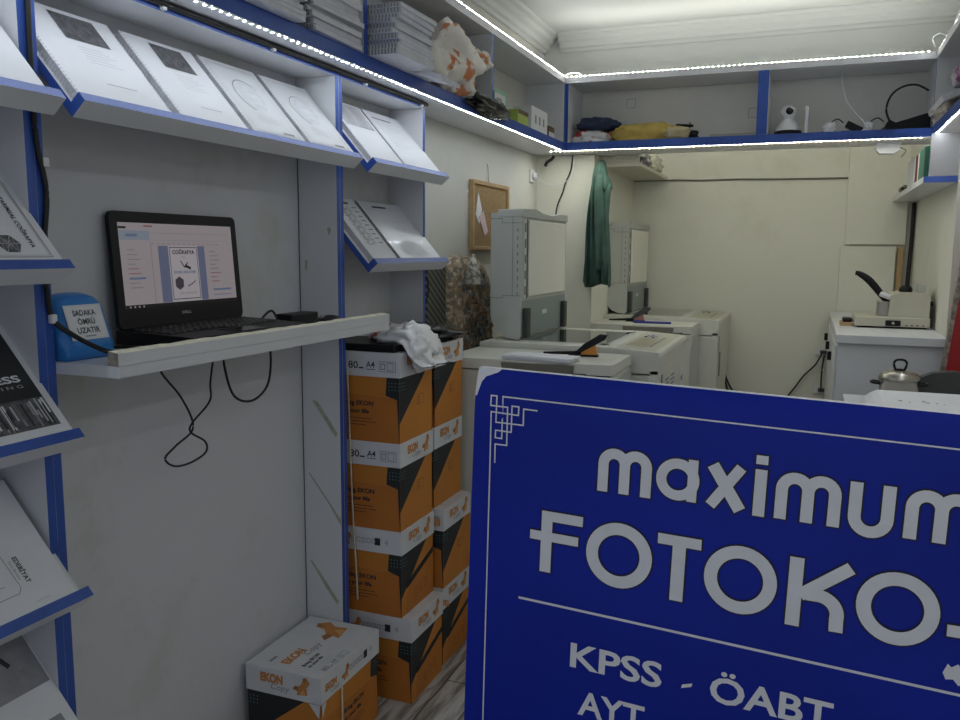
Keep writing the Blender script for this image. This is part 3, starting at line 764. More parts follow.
CS.location = (.026, 1.845, 0); CS['label'] = 'single paper carton on the floor against the left wall, its lid facing up'
SX = .168-.1325
spotsA = [(CA, .035, .002, 0, None), (None, 0, 0, 0, None)]
def place(proto, used, x, y, z, rz, label):
    if proto.name in used: o = dup(proto, (x, y, z), rz, label)
    else: used.add(proto.name); o = proto; o.location = (x, y, z); o.rotation_euler = (0, 0, rz); o['label'] = label
    return o
used = set(); R90 = math.pi/2
place(CBx, used, SX+.034, 2.193, 0, R90, 'lowest orange and white carton of the front stack beside the blue post')
place(CBx, used, SX+.003, 2.193, BH, R90, 'second carton from the floor in the front stack')
place(CA, used, SX, 2.193, 2*BH, R90+.004, 'third carton from the floor in the front stack')
place(CA, used, SX, 2.193, 3*BH, R90, 'topmost carton of the front stack, under the white plastic bag')
place(CBx, used, SX+.026, 2.436, 0, R90, 'lowest carton of the rear stack, farther from the blue post')
place(CA, used, SX+.028, 2.436, BH, R90, 'second carton from the floor in the rear stack')
place(CA, used, SX-.005, 2.436, 2*BH, R90, 'third carton from the floor in the rear stack')
place(CA, used, SX-.002, 2.436, 3*BH, R90, 'topmost carton of the rear stack, under the black bag')
cable('packing_strap', [(.1405, 1.792, .19), (.1405, 1.792, .10), (.1405, 1.792, .002)], .0025, 'pale strap down the side of the single carton', CREAM, 'strap')
cable('packing_strap', [(.004, 2.071, 1.00), (.008, 2.071, .90), (.013, 2.071, .70), (.018, 2.071, .55), (.026, 2.071, .40), (.030, 2.071, .30)], .0025, 'pale strap hanging down the front stack of cartons', CREAM, 'strap')

# bags on the cartons
b = MB(); b.box(-.085, .150, 2.087, 2.285, 1.0405, 1.062, BLACK); tag(b.build('black_folder', bevel=.005), 'flat black folder lying on the front carton stack', 'folder')
vs, fs = blob_mesh((.130, 2.215, 1.070), (.105, .110, .045), 4, BAGR, amp=.50, freq=2.0, flat=1.0625, n=40, k=24, fine=.18)
vs = [V((p.x, p.y, p.z if p.x < .165 else max(p.z-(p.x-.165)*1.3, 1.0))) for p in vs]
bg = thing('plastic_bag', 'white plastic bag with red print slumped over the front carton stack', 'bag')
b = MB(); b.add(vs, fs, BAGR, smooth=True); b.build('bag_body', bg)
vs, fs = blob_mesh((.192, 2.17, 1.035), (.016, .060, .050), 9, BAGR, amp=.5, freq=2.5, n=24, k=16)
vs = [V((max(p.x, .1765), p.y, p.z)) for p in vs]
b = MB(); b.add(vs, fs, BAGR, smooth=True); b.build('hanging_corner', bg)
vs, fs = blob_mesh((.06, 2.44, 1.062), (.125, .11, .030), 6, BAGK, amp=.35, flat=1.0405, n=34, k=18, fine=.15)
b = MB(); b.add(vs, fs, BAGK, smooth=True); tag(b.build('black_bag'), 'crumpled black plastic bag on the rear carton stack', 'bag')
cable('wall_cable', [(.025, 2.57, 1.24), (.025, 2.575, 1.18), (.0, 2.56, 1.12), (-.04, 2.545, 1.08), (-.06, 2.53, 1.05)], .003, 'thin black cord hanging beside the narrow rack end panel')

# ------------------------------------------------------------------ things on the left wall
ckb = thing('cork_board', 'small cork notice board in a wooden frame on the left wall', 'notice board', (XL, 3.47, 1.335))
b = MB(); b.box(.001, .014, -.21, .21, .005, .275, CORK); b.build('cork_panel', ckb)
b = MB()
for a in ((-.222, .222, .268, .285), (-.222, .222, -.005, .012)): b.box(.001, .022, a[0], a[1], a[2], a[3], WOODF)
for a in ((-.222, -.204), (.204, .222)): b.box(.001, .022, a[0], a[1], .012, .268, WOODF)
b.build('frame', ckb, bevel=.002)
cable('hanging_string', [(XL+.004, 3.47, 1.62), (XL+.006, 3.455, 1.68), (XL+.004, 3.45, 1.70)], .0015, 'thin string holding up the cork board', INKG, 'string')
nt_ = thing('paper_note', 'white and pink paper slips pinned to the cork board', 'note', (XL+.015, 3.33, 1.45))
b = MB(); F = (V((.001, 0, 0)), Y, Z, X)
def sheet(b, pts, m, t=.0012):
    n = len(pts); vs = [(t, *p) for p in pts]+[(0, *p) for p in pts]
    b.add(vs, [tuple(range(n)), tuple(range(n, 2*n))[::-1]]+[(i+n, (i+1) % n+n, (i+1) % n, i) for i in range(n)], m)
sheet(b, [(-.040, .03), (.0, -.01), (.03, .05), (-.01, .12)], PAPER); b.build('white_slip', nt_)
b = MB(); sheet(b, [(-.005, .02), (.06, -.06), (.10, -.04), (.045, .045)], mat('pinkish_paper', (.72, .55, .58), .7), .003); b.build('pink_slip', nt_)

# collage bag and striped roll leaning on the wall behind the cartons
cbg = thing('patterned_bag', 'tall bag with brown and blue patchwork print leaning on the left wall', 'bag', (XL, 0, 0))
ol = [(2.985, .005), (2.985, 1.20), (3.0, 1.27), (3.03, 1.305), (3.10, 1.312), (3.20, 1.305), (3.28, 1.285), (3.36, 1.23), (3.405, 1.15), (3.41, .005)]
n = len(ol); b = MB()
cy, cz = 3.20, 1.0
vs = [(.004, y, z) for y, z in ol]+[(.05, cy+(y-cy)*.97, cz+(z-cz)*.97) for y, z in ol]+[(.066, cy+(y-cy)*.80, cz+(z-cz)*.85) for y, z in ol]
b.add(vs, [(i, (i+1) % n, n+(i+1) % n, n+i) for i in range(n)]+[(n+i, n+(i+1) % n, 2*n+(i+1) % n, 2*n+i) for i in range(n)]+[tuple(range(2*n, 3*n))], COLLAGE)
rnd = random.Random(11)
F = (V((.068, 0, 0)), Y, Z, X)
PTS = [mat('patch_tan', (.55, .46, .33), .8), mat('patch_rust', (.42, .22, .11), .8), mat('patch_slate', (.26, .31, .38), .8), mat('patch_cream', (.58, .54, .44), .8), mat('patch_olive', (.20, .20, .12), .8), mat('patch_dark', (.13, .12, .10), .8)]
for i in range(260):
    y = rnd.uniform(3.02, 3.34); z = rnd.uniform(.70, 1.22 if y < 3.28 else 1.16); w_ = rnd.uniform(.012, .04); h_ = rnd.uniform(.008, .028)
    b.rect(F, y, z, y+w_, z+h_, rnd.choice(PTS), .0003+i*.00003)
b.build('bag_body', cbg)
b = MB(); b.lathe([(.045, 0), (.003, .115)], (.115, 3.02, 1.20), two_tone('newsprint', (.62, .60, .52), (.2, .19, .17), 60, .45, .6, rough=.8), 18)
tag(b.build('paper_cone'), 'small cone of printed newspaper stuck on the patchwork bag', 'paper cone').location = (XL, 0, 0)
STR = bpy.data.materials.new('dark_diagonal_stripes'); STR.use_nodes = True
nt = STR.node_tree; bs = nt.nodes['Principled BSDF']; tc = nt.nodes.new('ShaderNodeTexCoord'); mpn = nt.nodes.new('ShaderNodeMapping'); mpn.inputs['Rotation'].default_value = (.6, 0, 0)
wv = nt.nodes.new('ShaderNodeTexWave'); wv.bands_direction = 'Z'; wv.inputs['Scale'].default_value = 14; rp = nt.nodes.new('ShaderNodeValToRGB')
rp.color_ramp.elements[0].position = .55; rp.color_ramp.elements[0].color = (.03, .035, .03, 1); rp.color_ramp.elements[1].position = .75; rp.color_ramp.elements[1].color = (.16, .16, .13, 1)
nt.links.new(tc.outputs['Object'], mpn.inputs[0]); nt.links.new(mpn.outputs[0], wv.inputs[0]); nt.links.new(wv.outputs['Fac'], rp.inputs[0]); nt.links.new(rp.outputs[0], bs.inputs['Base Color'])
b = MB(); b.box(XL+.002, XL+.03, 2.78, 2.955, .002, 1.265, STR); tag(b.build('striped_mat', bevel=.006), 'dark diagonally striped mat leaning against the left wall', 'mat')

# cables and socket near the pillar
sk = thing('wall_socket', 'small white socket high on the left wall near the corner', 'socket', (XL, 4.07, 1.70))
MB().box(.001, .012, -.03, .03, -.03, .03, CARDW).build('plate', sk, bevel=.002)
MB().lathe([(.018, 0), (.016, .02)], (.012, 0, 0), CARDW, 14, 'x').build('plug', sk)
cable('white_cable', [(XL+.03, 4.07, 1.70), (-.03, 4.10, 1.66), (.03, 4.12, 1.66), (.085, 4.14, 1.70), (.10, 4.14, 1.80)], .002, 'thin white cord drooping from the high wall socket', CARDW)
cable('black_cable', [(.085, 4.165, 1.805), (.075, 4.165, 1.73), (.05, 4.165, 1.67), (.035, 4.165, 1.62), (.01, 4.165, 1.56), (.0, 4.165, 1.50)], .0035, 'black cord hanging down the pillar beside the large photocopier lid')
cable('black_cable', [(.00, 4.12, 1.80), (-.01, 4.12, 1.785), (-.035, 4.12, 1.77), (-.045, 4.12, 1.75)], .008, 'short thick black cable end under the shelf corner')

# ------------------------------------------------------------------ green jacket
jk = thing('jacket', 'dark green jacket hanging from a hook on the pillar', 'jacket', (0, 4.165, 0))
prof = [  # z, left x, right x, depth
 (1.775, .232, .246, .02), (1.765, .222, .258, .05), (1.745, .212, .266, .07), (1.70, .203, .276, .085), (1.655, .197, .298, .095), (1.635, .194, .300, .095),
 (1.60, .191, .278, .09), (1.52, .186, .283, .09), (1.44, .180, .290, .09), (1.36, .174, .297, .09), (1.28, .170, .302, .088), (1.22, .166, .305, .085), (1.175, .163, .306, .082), (1.160, .170, .300, .07)]
def jm(prof, n=46, folds=5, ph=0., amp=.032, m=GREEN, seed=0):
    vs = []; fs = []
    zs = []
    for (a, b_) in zip(prof[:-1], prof[1:]):
        for t in (0, .33, .66): zs.append([a[i]+(b_[i]-a[i])*t for i in range(4)])
    zs.append(list(prof[-1])); k = len(zs); z0, z1 = zs[0][0], zs[-1][0]
    for z, xl, xr, d in zs:
        f = (z0-z)/(z0-z1); g = min(1, f*3)
        for j in range(n):
            a = 2*math.pi*j/n; c, s = math.cos(a), math.sin(a)
            x = (xl+xr)/2 + (xr-xl)/2*math.copysign(abs(c)**.8, c)
            y = -d/2 - .004 + d/2*math.copysign(abs(s)**.8, s)
            fold = g*amp*(math.sin(folds*(x-.16)*2*math.pi/.15 + ph + 2.2*noise.noise(V((x*8, z*3, seed)))) if s < 0 else 0)*(.5+.5*f)
            y += fold
            z_ = z + (.012*math.sin(x*55+seed) if z < z1+.02 else 0)
            vs.append((x, min(y, -.002), z_))
    for i in range(k-1):
        for j in range(n): fs.append((i*n+j, i*n+(j+1) % n, (i+1)*n+(j+1) % n, (i+1)*n+j))
    fs += [tuple(range(n))[::-1], tuple(range((k-1)*n, k*n))]
    return vs, [f[::-1] for f in fs]
vs, fs = jm(prof); MB().add(vs, fs, GREEN, smooth=True).build('jacket_body', jk)
sp = [(1.70, .226, .262, .045), (1.62, .222, .270, .06), (1.50, .225, .276, .06), (1.38, .232, .282, .058), (1.28, .238, .288, .056), (1.245, .242, .284, .05)]
vs, fs = jm(sp, 26, 3, 1., .010, seed=3); vs = [(x, y-.055, z) for x, y, z in vs]; MB().add(vs, fs, GREEN, smooth=True).build('sleeve', jk)
sp = [(1.655, .268, .302, .03), (1.60, .262, .297, .05), (1.50, .262, .292, .05), (1.40, .268, .298, .05), (1.26, .272, .305, .05), (1.165, .272, .304, .04)]
vs, fs = jm(sp, 26, 3, 2., .008, seed=5); vs = [(x, y-.045, z) for x, y, z in vs]; MB().add(vs, fs, GREEN, smooth=True).build('sleeve', jk)
b = MB(); b.tube(smooth_path([(.239, -.001, 1.79), (.239, -.02, 1.785), (.239, -.03, 1.775)]), .004, STEEL, 8); b.build('coat_hook', jk)

# ------------------------------------------------------------------ photocopiers
def copier(loc, xb, xf, label, lid_dx=0., stickers=False):
    """x: back at xb, front at xf; y=0 is the near side of the scanner body, finisher on the near side"""
    r = thing('photocopier', label, 'photocopier', loc)
    D = .68; zt = .984
    b = MB(); b.box(xb, xf-.030, .0, D, .06, .895, COPY); b.box(xb+.02, xf-.05, .02, D-.02, 0, .06, COPYD)
    b.build('body', r, bevel=.006)
    # front cover with a chamfered far lower corner
    b = MB(); b.prism([(0.0, .08), (D*.70, .08), (D*.70, .50), (D*.97, .73), (D, .80), (D, .915), (0, .915)], 'x', xf-.032, xf-.004, COPY)
    F = (V((xf-.004, 0, 0)), Y, Z, X)
    b.rect(F, D*.10, .80, D*.145, .89, COPYD); b.rect(F, D*.14, .67, D*.28, .80, COPYT) if not stickers else b.rect(F, D*.04, .66, D*.17, .74, COPYD)
    if stickers:
        for i in range(2):
            for j in range(2): b.rect(F, D*(.22+.20*i), .80-.085*j, D*(.36+.20*i), .87-.085*j, CARDW, .0012)
        for i in range(2):
            for j in range(2):
                for k in range(4): b.rect(F, D*(.225+.20*i), .805-.085*j+.016*k, D*(.355+.20*i), .814-.085*j+.016*k, INKG, .0016)
        b.rect(F, D*.80, .70, D*.92, .86, CARDW, .0012); b.rect(F, D*.82, .80, D*.90, .82, INKG, .0016); b.rect(F, D*.82, .75, D*.90, .765, INKG, .0016)
        b.rect(F, D*.44, .635, D*.49, .665, INKG, .0012)
    b.build('front_cover', r, bevel=.004)
    # scanner bed
    s = MB()
    s.prism([(xb+.0, .9), (xf-.005, .9), (xf, .960), (xf-.004, .977), (xf-.175, zt+.004), (xb, zt+.004)], 'y', 0, D, COPY)
    bed = s.build('scanner_bed', r, bevel=.006)
    FT = (V((0, 0, zt+.004)), X, Y, Z)
    g = MB(); g.rect(FT, xb+.13, .10, xf-.215, D-.10, GLASS, .0012); g.build('scan_glass', bed)
    g = MB(); g.frame(FT, xb+.10, .07, xf-.20, D-.075, .030, COPYG, .0009); g.rect(FT, xb+.07, .10, xb+.095, D-.12, COPYD, .0009); g.build('glass_frame', bed)
    FP = (V((xf-.175, 0, zt+.004)), V((.171, 0, -.011)).normalized(), Y, V((.011, 0, .171)).normalized())
    p = MB(); p.rect(FP, .012, .03, .155, D-.03, BEIGE, .0010)
    p.rect(FP, .030, .12, .105, .40, mat('lcd_beige', (.42, .39, .27), .3), .0016); p.rect(FP, .035, .42, .085, .60, COPYG, .0016)
    for i in range(3):
        for j in range(4):
            q = p.fr(FP, [(.040+.014*i, .44+.022*j), (.050+.014*i, .44+.022*j), (.050+.014*i, .456+.022*j), (.040+.014*i, .456+.022*j)], .0016)
            q2 = [(a[0], a[1], a[2]+.003) for a in q]
            p.add(q+q2, [(4,5,6,7), (0,1,5,4), (1,2,6,5), (2,3,7,6), (3,0,4,7)], CARDW if (i+j) % 2 else COPYD)
    for j in range(7): p.rect(FP, .112, .14+.05*j, .122, .165+.05*j, COPYD, .0018)
    p.build('control_panel', bed)
    # raised lid with document feeder
    lx0, lx1 = .083+lid_dx, .210+lid_dx; ly0_, ly1_ = .09, .71 if stickers else .68
    l = MB()
    out = [(lx0, 1.095), (lx0+.005, 1.060), (lx0+.020, 1.028), (lx0+.045, 1.006), (lx0+.075, .994), (lx1-.012, .990), (lx1-.004, 1.006), (lx1-.004, 1.455), (lx0+.055, 1.462), (lx0+.055, 1.468), (lx0, 1.472)]
    l.prism(out, 'y', ly0_, ly1_, COPYG)
    # top ridge seen from the front: a shallow dip in the middle
    w = ly1_-ly0_
    top = [(0, 1.455), (0, 1.484), (.25, 1.490), (.40, 1.478), (.62, 1.472), (.80, 1.484), (1., 1.484), (1., 1.455)]
    l.prism([(ly0_-.002+t*(w+.004), z) for t, z in top], 'x', lx0+.03, lx1+.002, COPYG)
    FSd = (V((0, ly0_, 0)), X, Z, -Y)
    l.rect(FSd, lx0+.088, 1.155, lx0+.0895, 1.455, COPYD, .0008); l.rect(FSd, lx0, 1.148, lx0+.05, 1.1495, COPYD, .0008); l.rect(FSd, lx0+.049, 1.148, lx0+.0505, 1.158, COPYD, .0008); l.rect(FSd, lx0+.05, 1.157, lx1-.004, 1.1585, COPYD, .0008)
    l.rect(FSd, lx0, 1.448, lx0+.045, 1.4495, COPYD, .0008); l.rect(FSd, lx0+.0445, 1.432, lx0+.046, 1.449, COPYD, .0008); l.rect(FSd, lx0+.046, 1.432, lx1-.004, 1.4335, COPYD, .0008)
    for i in range(9): l.rect(FSd, lx0+.107, 1.16+.03*i, lx0+.110, 1.172+.03*i, COPYD, .0008)
    lid_ = l.build('document_lid', r, bevel=.003)
    FI = (V((lx1-.004, ly0_, 0)), Y, Z, X)
    pl = MB(); pl.box(lx1-.0035, lx1+.004, ly0_+.075, ly1_-.035, 1.152, 1.445, PLATEN); pl.build('platen_cover', lid_, bevel=.003)
    st = MB(); st.rect(FI, .016, 1.140, .070, 1.45, COPYG, .0010); st.rect(FI, .034, 1.150, .052, 1.445, CARDW, .0014); st.rect(FI, .062, 1.145, .072, 1.45, COPYD, .0014)
    for i in range(5): st.rect(FI, .036, 1.16+.060*i, .051, 1.193+.060*i, COPYT, .0020)
    st.build('feed_slot', lid_)
    gp = MB(); gp.rect(FI, .012, 1.003, w-.005, 1.139, COPYB, .0012); gp.rect(FI, w*.44, 1.072, w*.54, 1.090, CARDW, .0018); gp.build('hinge_plate', lid_)
    for yy in (.045, w-.055):
        h = MB(); h.box(lx1-.002, lx1+.016, ly0_+yy-.022, ly0_+yy+.022, .995, 1.110, COPYD); h.build('hinge', lid_, bevel=.003)
    # finisher / side unit
    f = MB(); f0, f1 = xb+.0, xf-.10
    f.box(f0, f1, -.325, -.012, .04, .929, COPY)
    FN = (V((f0, -.325, 0)), X, Z, -Y); wd = f1-f0
    f.rect(FN, wd-.115, .60, wd-.113, .905, COPYD); f.rect(FN, wd-.115, .903, wd-.004, .905, COPYD); f.rect(FN, wd-.060, .60, wd-.0585, .903, COPYD); f.rect(FN, wd-.10, .84, wd-.07, .875, COPYD)
    f.build('side_unit', r, bevel=.005)
    f = MB(); f.box(f0+.004, f1-.003, -.321, -.010, .929, .933, COPYD); f.box(f0+.01, f1-.01, -.011, -.0005, .06, .955, COPYD); f.build('seam', r)
    f = MB(); f.prism([(f0-.002, -.012), (f1+.004, -.012), (f1+.004, -.322), (f1-.075, -.332), (f0+.04, -.332), (f0-.002, -.300)], 'z', .9335, .968, COPY); f.build('side_unit_top', r, bevel=.005)
    F2 = (V((f1, -.325, 0)), Y, Z, X)
    f = MB(); f.prism([(.015, .08), (.305, .08), (.305, .915), (.06, .915), (.015, .87)], 'x', f1+.0005, f1+.006, COPYG); f.build('side_door', r, bevel=.002).location = (0, -.325, 0)
    t = MB(); c0 = (f0+f1)/2+.045
    q = [(c0-.125, .962), (c0+.125, .962), (c0+.110, .86), (c0-.105, .86)]
    vs = [(x, -.340 if z > .9 else -.352, z) for x, z in q]+[(x, -.326, z) for x, z in q]
    t.add(vs, [(0,1,2,3)[::-1], (4,5,6,7), (0,1,5,4), (1,2,6,5), (2,3,7,6), (3,0,4,7)], COPYT); t.build('paper_tray', r, bevel=.002)
    for sx in (-.145, .145):
        t = MB(); t.prism([(-.326, .94), (-.345, .93), (-.350, .86), (-.326, .84)], 'x', c0+sx-.022, c0+sx+.022, COPYD); t.build('tray_bracket', r, bevel=.002)
    return r
copier((0, 2.93, 0), .075, .752, 'nearer photocopier with raised lid and stickers on its front', stickers=True)
copier((0, 4.45, 0), .200, .802, 'farther photocopier with raised lid, near the back wall', lid_dx=.095)

# things on the copiers
def paper_pile(name, label, x, y, z, w, d, k, rz, m=PAPER, lip=0.):
    r = MB()
    for i in range(k):
        a = rz + random.uniform(-.04, .04); M = Matrix.Translation((x+random.uniform(-.004, .004), y+random.uniform(-.004, .004), z+i*.0025)) @ Matrix.Rotation(a, 4, 'Z')
        r.box(-w/2, w/2, -d/2, d/2, .0002, .0024, m, M=M)
    return tag(r.build(name), label, 'paper')
paper_pile('paper_sheets', 'loose white sheets lying on the nearer copier side unit', .405, 2.650, .9685, .24, .10, 6, -.12, PAPER)
def stapler(loc, rz, label, base, arm, s=1.):
    r = thing('stapler', label, 'stapler', loc, rz)
    b = MB(); b.box(-.075*s, .055*s, -.017*s, .017*s, 0, .010*s, BLACK); b.build('base', r, bevel=.002)
    b = MB(); b.prism([(-.02*s, .010*s), (.05*s, .010*s), (.042*s, .050*s), (.0, .055*s)], 'y', -.014*s, .014*s, arm); b.build('body', r, bevel=.003)
    b = MB(); b.prism([(-.045*s, .020*s), (-.02*s, .018*s), (.085*s, .078*s), (.095*s, .098*s), (.06*s, .100*s), (-.01*s, .055*s)], 'y', -.016*s, .016*s, base); b.build('lever', r, bevel=.004)
    b = MB(); b.tube([(-.19*s, 0, .010*s), (-.02*s, 0, .016*s)], [.005*s, .010*s], BLACK, 8); b.build('staple_channel', r)
    return r
stapler((.520, 2.80, .9682), .10, 'black and orange heavy stapler on the nearer copier', BLACK, ORANGEP, .78)
stapler((.40, 4.33, .9682), .25, 'dark stapler lying on the farther copier side unit', COPYD, mat('pinkish_plastic', (.35, .16, .15), .4), .75)
cable('blue_pen', [(.40, 4.24, .974), (.50, 4.235, .974), (.59, 4.24, .974)], .006, 'dark blue pen on the farther copier side unit', BLUEP, 'pen')

# ------------------------------------------------------------------ small shelf in the back-left corner with bags
ss = thing('corner_shelf', 'small beige shelf in the back left corner holding clear bags', 'shelf')
b = MB(); b.box(.196, .405, 4.262, 5.158, 1.752, 1.770, BEIGE); b.build('shelf_board', ss, bevel=.001)
b = MB(); b.box(.196, .400, 4.262, 4.28, 1.7705, 1.86, BEIGE); b.build('end_panel', ss, bevel=.001)
for i, (c, rd, m, lb) in enumerate((((.36, 4.50, 1.80), (.05, .12, .04), BAGC, 'bluish clear plastic bag on the small corner shelf'), ((.36, 4.85, 1.81), (.055, .16, .05), BAGY, 'yellowish clear plastic bag on the small corner shelf'))):
    vs, fs = blob_mesh(c, rd, i+2, m, amp=.5, flat=1.7705, n=26, k=16, fine=.15); tag(MB().add(vs, fs, m, smooth=True).build('plastic_bag'), lb, 'bag')
cable('wall_cable', [(.20, 5.153, 1.752), (.45, 5.153, 1.751), (.60, 5.153, 1.746), (.80, 5.153, 1.748), (1.0, 5.153, 1.744), (1.2, 5.153, 1.742), (1.392, 5.153, 1.741)], .005, 'thin cable running level across the back wall', COPYT)

# ------------------------------------------------------------------ items on the left overhead shelf
ZS = ZB+.0365
def pile(y0, x1, n, zs, label, group, tmin=.010, tmax=.018, w=.215, length=.262, seed=1, cov=(PAPER2, PAPER, LILAC)):
    rnd = random.Random(seed); z = zs; out = []
    for i in range(n):
        t = rnd.uniform(tmin, tmax); dx = rnd.uniform(-.010, .012); dy = rnd.uniform(-.008, .008); a = rnd.uniform(-.03, .03)
        r = thing('spiral_booklet', label, 'booklet', (x1-length/2+dx, y0+w/2+dy, z), a, group)
        b = MB(); b.box(-length/2, length/2, -w/2+.003, w/2, .001, t-.001, PAPER2); b.build('page_block', r)
        c = cov[rnd.randrange(len(cov))]
        b = MB(); b.box(-length/2-.001, length/2+.001, -w/2, w/2+.001, t-.0009, t, c); b.box(-length/2-.001, length/2+.001, -w/2, w/2+.001, 0, .0009, c); b.build('cover', r)
        b = MB(); k = 26
        for j in range(k):
            x = -length/2+.008+j*(length-.016)/(k-1); b.box(x-.0010, x+.0010, -w/2-.0015, -w/2+.004, .001, t-.001, INKG)
        b.build('spiral_binding', r)
        z += t+.0002; out.append(r)
    return out
pile(2.066, .172, 10, ZS, 'lilac grey spiral booklet in the pile beside the orange printed bag', 'booklet pile nearest the patterned bag', .010, .016, w=.222, seed=2)
pile(1.765, .098, 13, ZS, 'white spiral booklet in the tall pile just left of the upper blue divider', 'booklet pile left of the blue divider', .009, .017, w=.235, length=.19, seed=5)
pile(1.480, .112, 12, ZS, 'white spiral booklet in the pile above the oval design booklets', 'booklet pile farthest left on the overhead shelf', .010, .017, w=.235, length=.20, seed=8)
# cover sheet drooping over the farthest pile
b = MB(); n = 14; vs = []
for i in range(n+1):
    t = i/n; x = -.03+.185*min(1, t*1.12); z = ZS+.165-.0005-.115*max(0, t-.55)**1.3*2.0
    vs += [(x, 1.50, z+.012), (x, 1.73, z+.016), (x-.001, 1.50, z+.010), (x-.001, 1.73, z+.014)]
for i in range(n):
    a = i*4; q = vs[a:a+8]; b.add(q, [(0, 4, 5, 1), (2, 3, 7, 6), (0, 2, 6, 4), (1, 5, 7, 3)], LILAC)
tag(b.build('cover_sheet'), 'lilac cover sheet drooping over the farthest left booklet pile', 'paper')
# loose sheets sliding out under the pile
b2 = MB(); n = 10; vs = []
for i in range(n+1):
    t = i/n; x = -.05+t*.252; z = ZS-.0005+.0002; z = ZS+.0006 if x < .10 else ZS+.0006-(x-.10)**1.3*.55
    vs += [(x, 2.292, z), (x, 2.43, z)]
    vs += [(x, 2.292, z+.016), (x, 2.43, z+.012)]
for i in range(n):
    a = i*4; q = vs[a:a+8]; b2.add(q, [(0, 1, 5, 4), (2, 6, 7, 3), (0, 4, 6, 2), (1, 3, 7, 5)], PAPER2)
b2.add(vs[-4:], [(0, 1, 3, 2)], PAPER2); b2.add(vs[:4], [(0, 2, 3, 1)], PAPER2)
tag(b2.build('paper_sheaf'), 'sheaf of loose sheets drooping over the overhead shelf edge', 'paper')

ob = thing('plastic_bag', 'white plastic bag with orange print on the left overhead shelf', 'bag')
vs, fs = blob_mesh((.060, 2.63, 1.945), (.100, .20, .110), 3, BAGW, amp=.38, freq=1.7, flat=ZS, n=44, k=28, fine=.16)
MB().add(vs, fs, BAGW, smooth=True).build('bag_body', ob)
vs, fs = blob_mesh((.125, 2.40, 1.895), (.04, .085, .052), 5, BAGW, amp=.4, freq=2, n=26, k=16, fine=.15)
MB().add(vs, fs, BAGW, smooth=True).build('hanging_end', ob)
vs, fs = blob_mesh((.085, 2.90, 2.005), (.028, .085, .03), 8, BAGW, amp=.5, freq=2, n=22, k=14, fine=.2)
MB().add(vs, fs, BAGW, smooth=True).build('bag_handle', ob)
vs, fs = blob_mesh((.020, 2.86, 1.895), (.045, .100, .052), 11, BAGC, amp=.45, flat=ZS, n=30, k=18, fine=.2)
tag(MB().add(vs, fs, BAGC, smooth=True).build('clear_bag'), 'crumpled clear plastic bag beside the orange printed bag', 'bag')
vs, fs = blob_mesh((.108, 2.93, 1.842), (.034, .19, .034), 14, BAGK, amp=.35, freq=2.5, n=44, k=26, fine=.16)
vs = [V((max(p.x, XO+.002) if p.z < ZS+.001 else p.x, p.y, p.z)) for p in vs]
tag(MB().add(vs, fs, BAGK, smooth=True).build('black_bag'), 'black plastic bag hanging over the overhead shelf edge', 'bag')
def small_box(name, x0, x1, y0, y1, h, m, label, deco=None, z=ZS):
    b = MB(); b.box(x0, x1, y0, y1, z, z+h, m)
    if deco: deco(b, (V((x1, y0, z)), Y, Z, X), y1-y0, h)
    return tag(b.build(name, bevel=.001), label, 'box')
def db1(b, F, w, h): b.rect(F, w*.12, h*.15, w*.85, h*.85, CARDW); b.rect(F, w*.25, h*.3, w*.6, h*.7, COPYB, .0010)
small_box('green_box', -.02, .06, 3.085, 3.255, .105, MINT, 'mint green and white box right of the shelf divider', db1)
small_box('lime_box', -.02, .075, 3.345, 3.475, .062, LIME, 'lime green box with a brown top on the overhead shelf', lambda b, F, w, h: b.rect(F, 0, h*.72, w, h, BROWN))
small_box('white_box', .0, .085, 3.49, 3.72, .098, CARDW, 'white product box with small pictures near the shelf corner', lambda b, F, w, h: [b.rect(F, w*(.2+.25*i), h*.3, w*(.3+.25*i), h*.65, INKG) for i in range(3)])
small_box('brown_box', .02, .082, 3.755, 3.845, .050, BROWN, 'small brown box at the shelf corner', lambda b, F, w, h: b.rect(F, 0, 0, w, h*.5, CARDW))
small_box('flat_green_box', -.04, .075, 3.03, 3.07, .085, DGREEN, 'dark green thin box standing against the shelf divider')

# ------------------------------------------------------------------ items on the back overhead shelf
def lump(name, c, r, m, seed, label, cat, amp=.35, fine=.12, n=34, k=20, flat=ZS, pw=.9):
    vs, fs = blob_mesh(c, r, seed, m, amp=amp, flat=flat, n=n, k=k, fine=fine, pw=pw)
    return tag(MB().add(vs, fs, m, smooth=True).build(name), label, cat)
lump('plastic_bag', (.205, 4.09, ZS+.025), (.095, .085, .040), BAGR, 21, 'white bag with red print under the navy bundle on the back shelf', 'bag')
lump('navy_bundle', (.225, 4.10, ZS+.088), (.100, .080, .038), NAVY, 22, 'navy cloth bundle in the left end of the back shelf', 'bundle', flat=ZS+.062)
lump('folded_cloth', (.465, 4.09, ZS+.038), (.165, .085, .045), YELLOW, 23, 'folded yellow cloth lying on the back shelf', 'cloth', amp=.22, pw=.65)
lump('folded_cloth', (.62, 4.03, ZS+.030), (.06, .045, .028), mat('cream_cloth', (.55, .48, .30), .85, var=.2, vscale=20), 26, 'small cream cloth at the right end of the yellow cloth', 'cloth', amp=.3)
lump('dark_gadget', (.675, 4.06, ZS+.020), (.035, .04, .022), BLACK, 24, 'small black gadget right of the yellow cloth', 'gadget', amp=.4)
b = MB(); b.tube([(.60, 4.10, ZS+.075), (.68, 4.10, ZS+.068)], .006, BLACK, 8); b.tube([(.66, 4.1, ZS), (.665, 4.1, ZS+.085)], .003, BLACK, 6); tag(b.build('antenna'), 'thin black antenna standing behind the small black gadget', 'antenna')
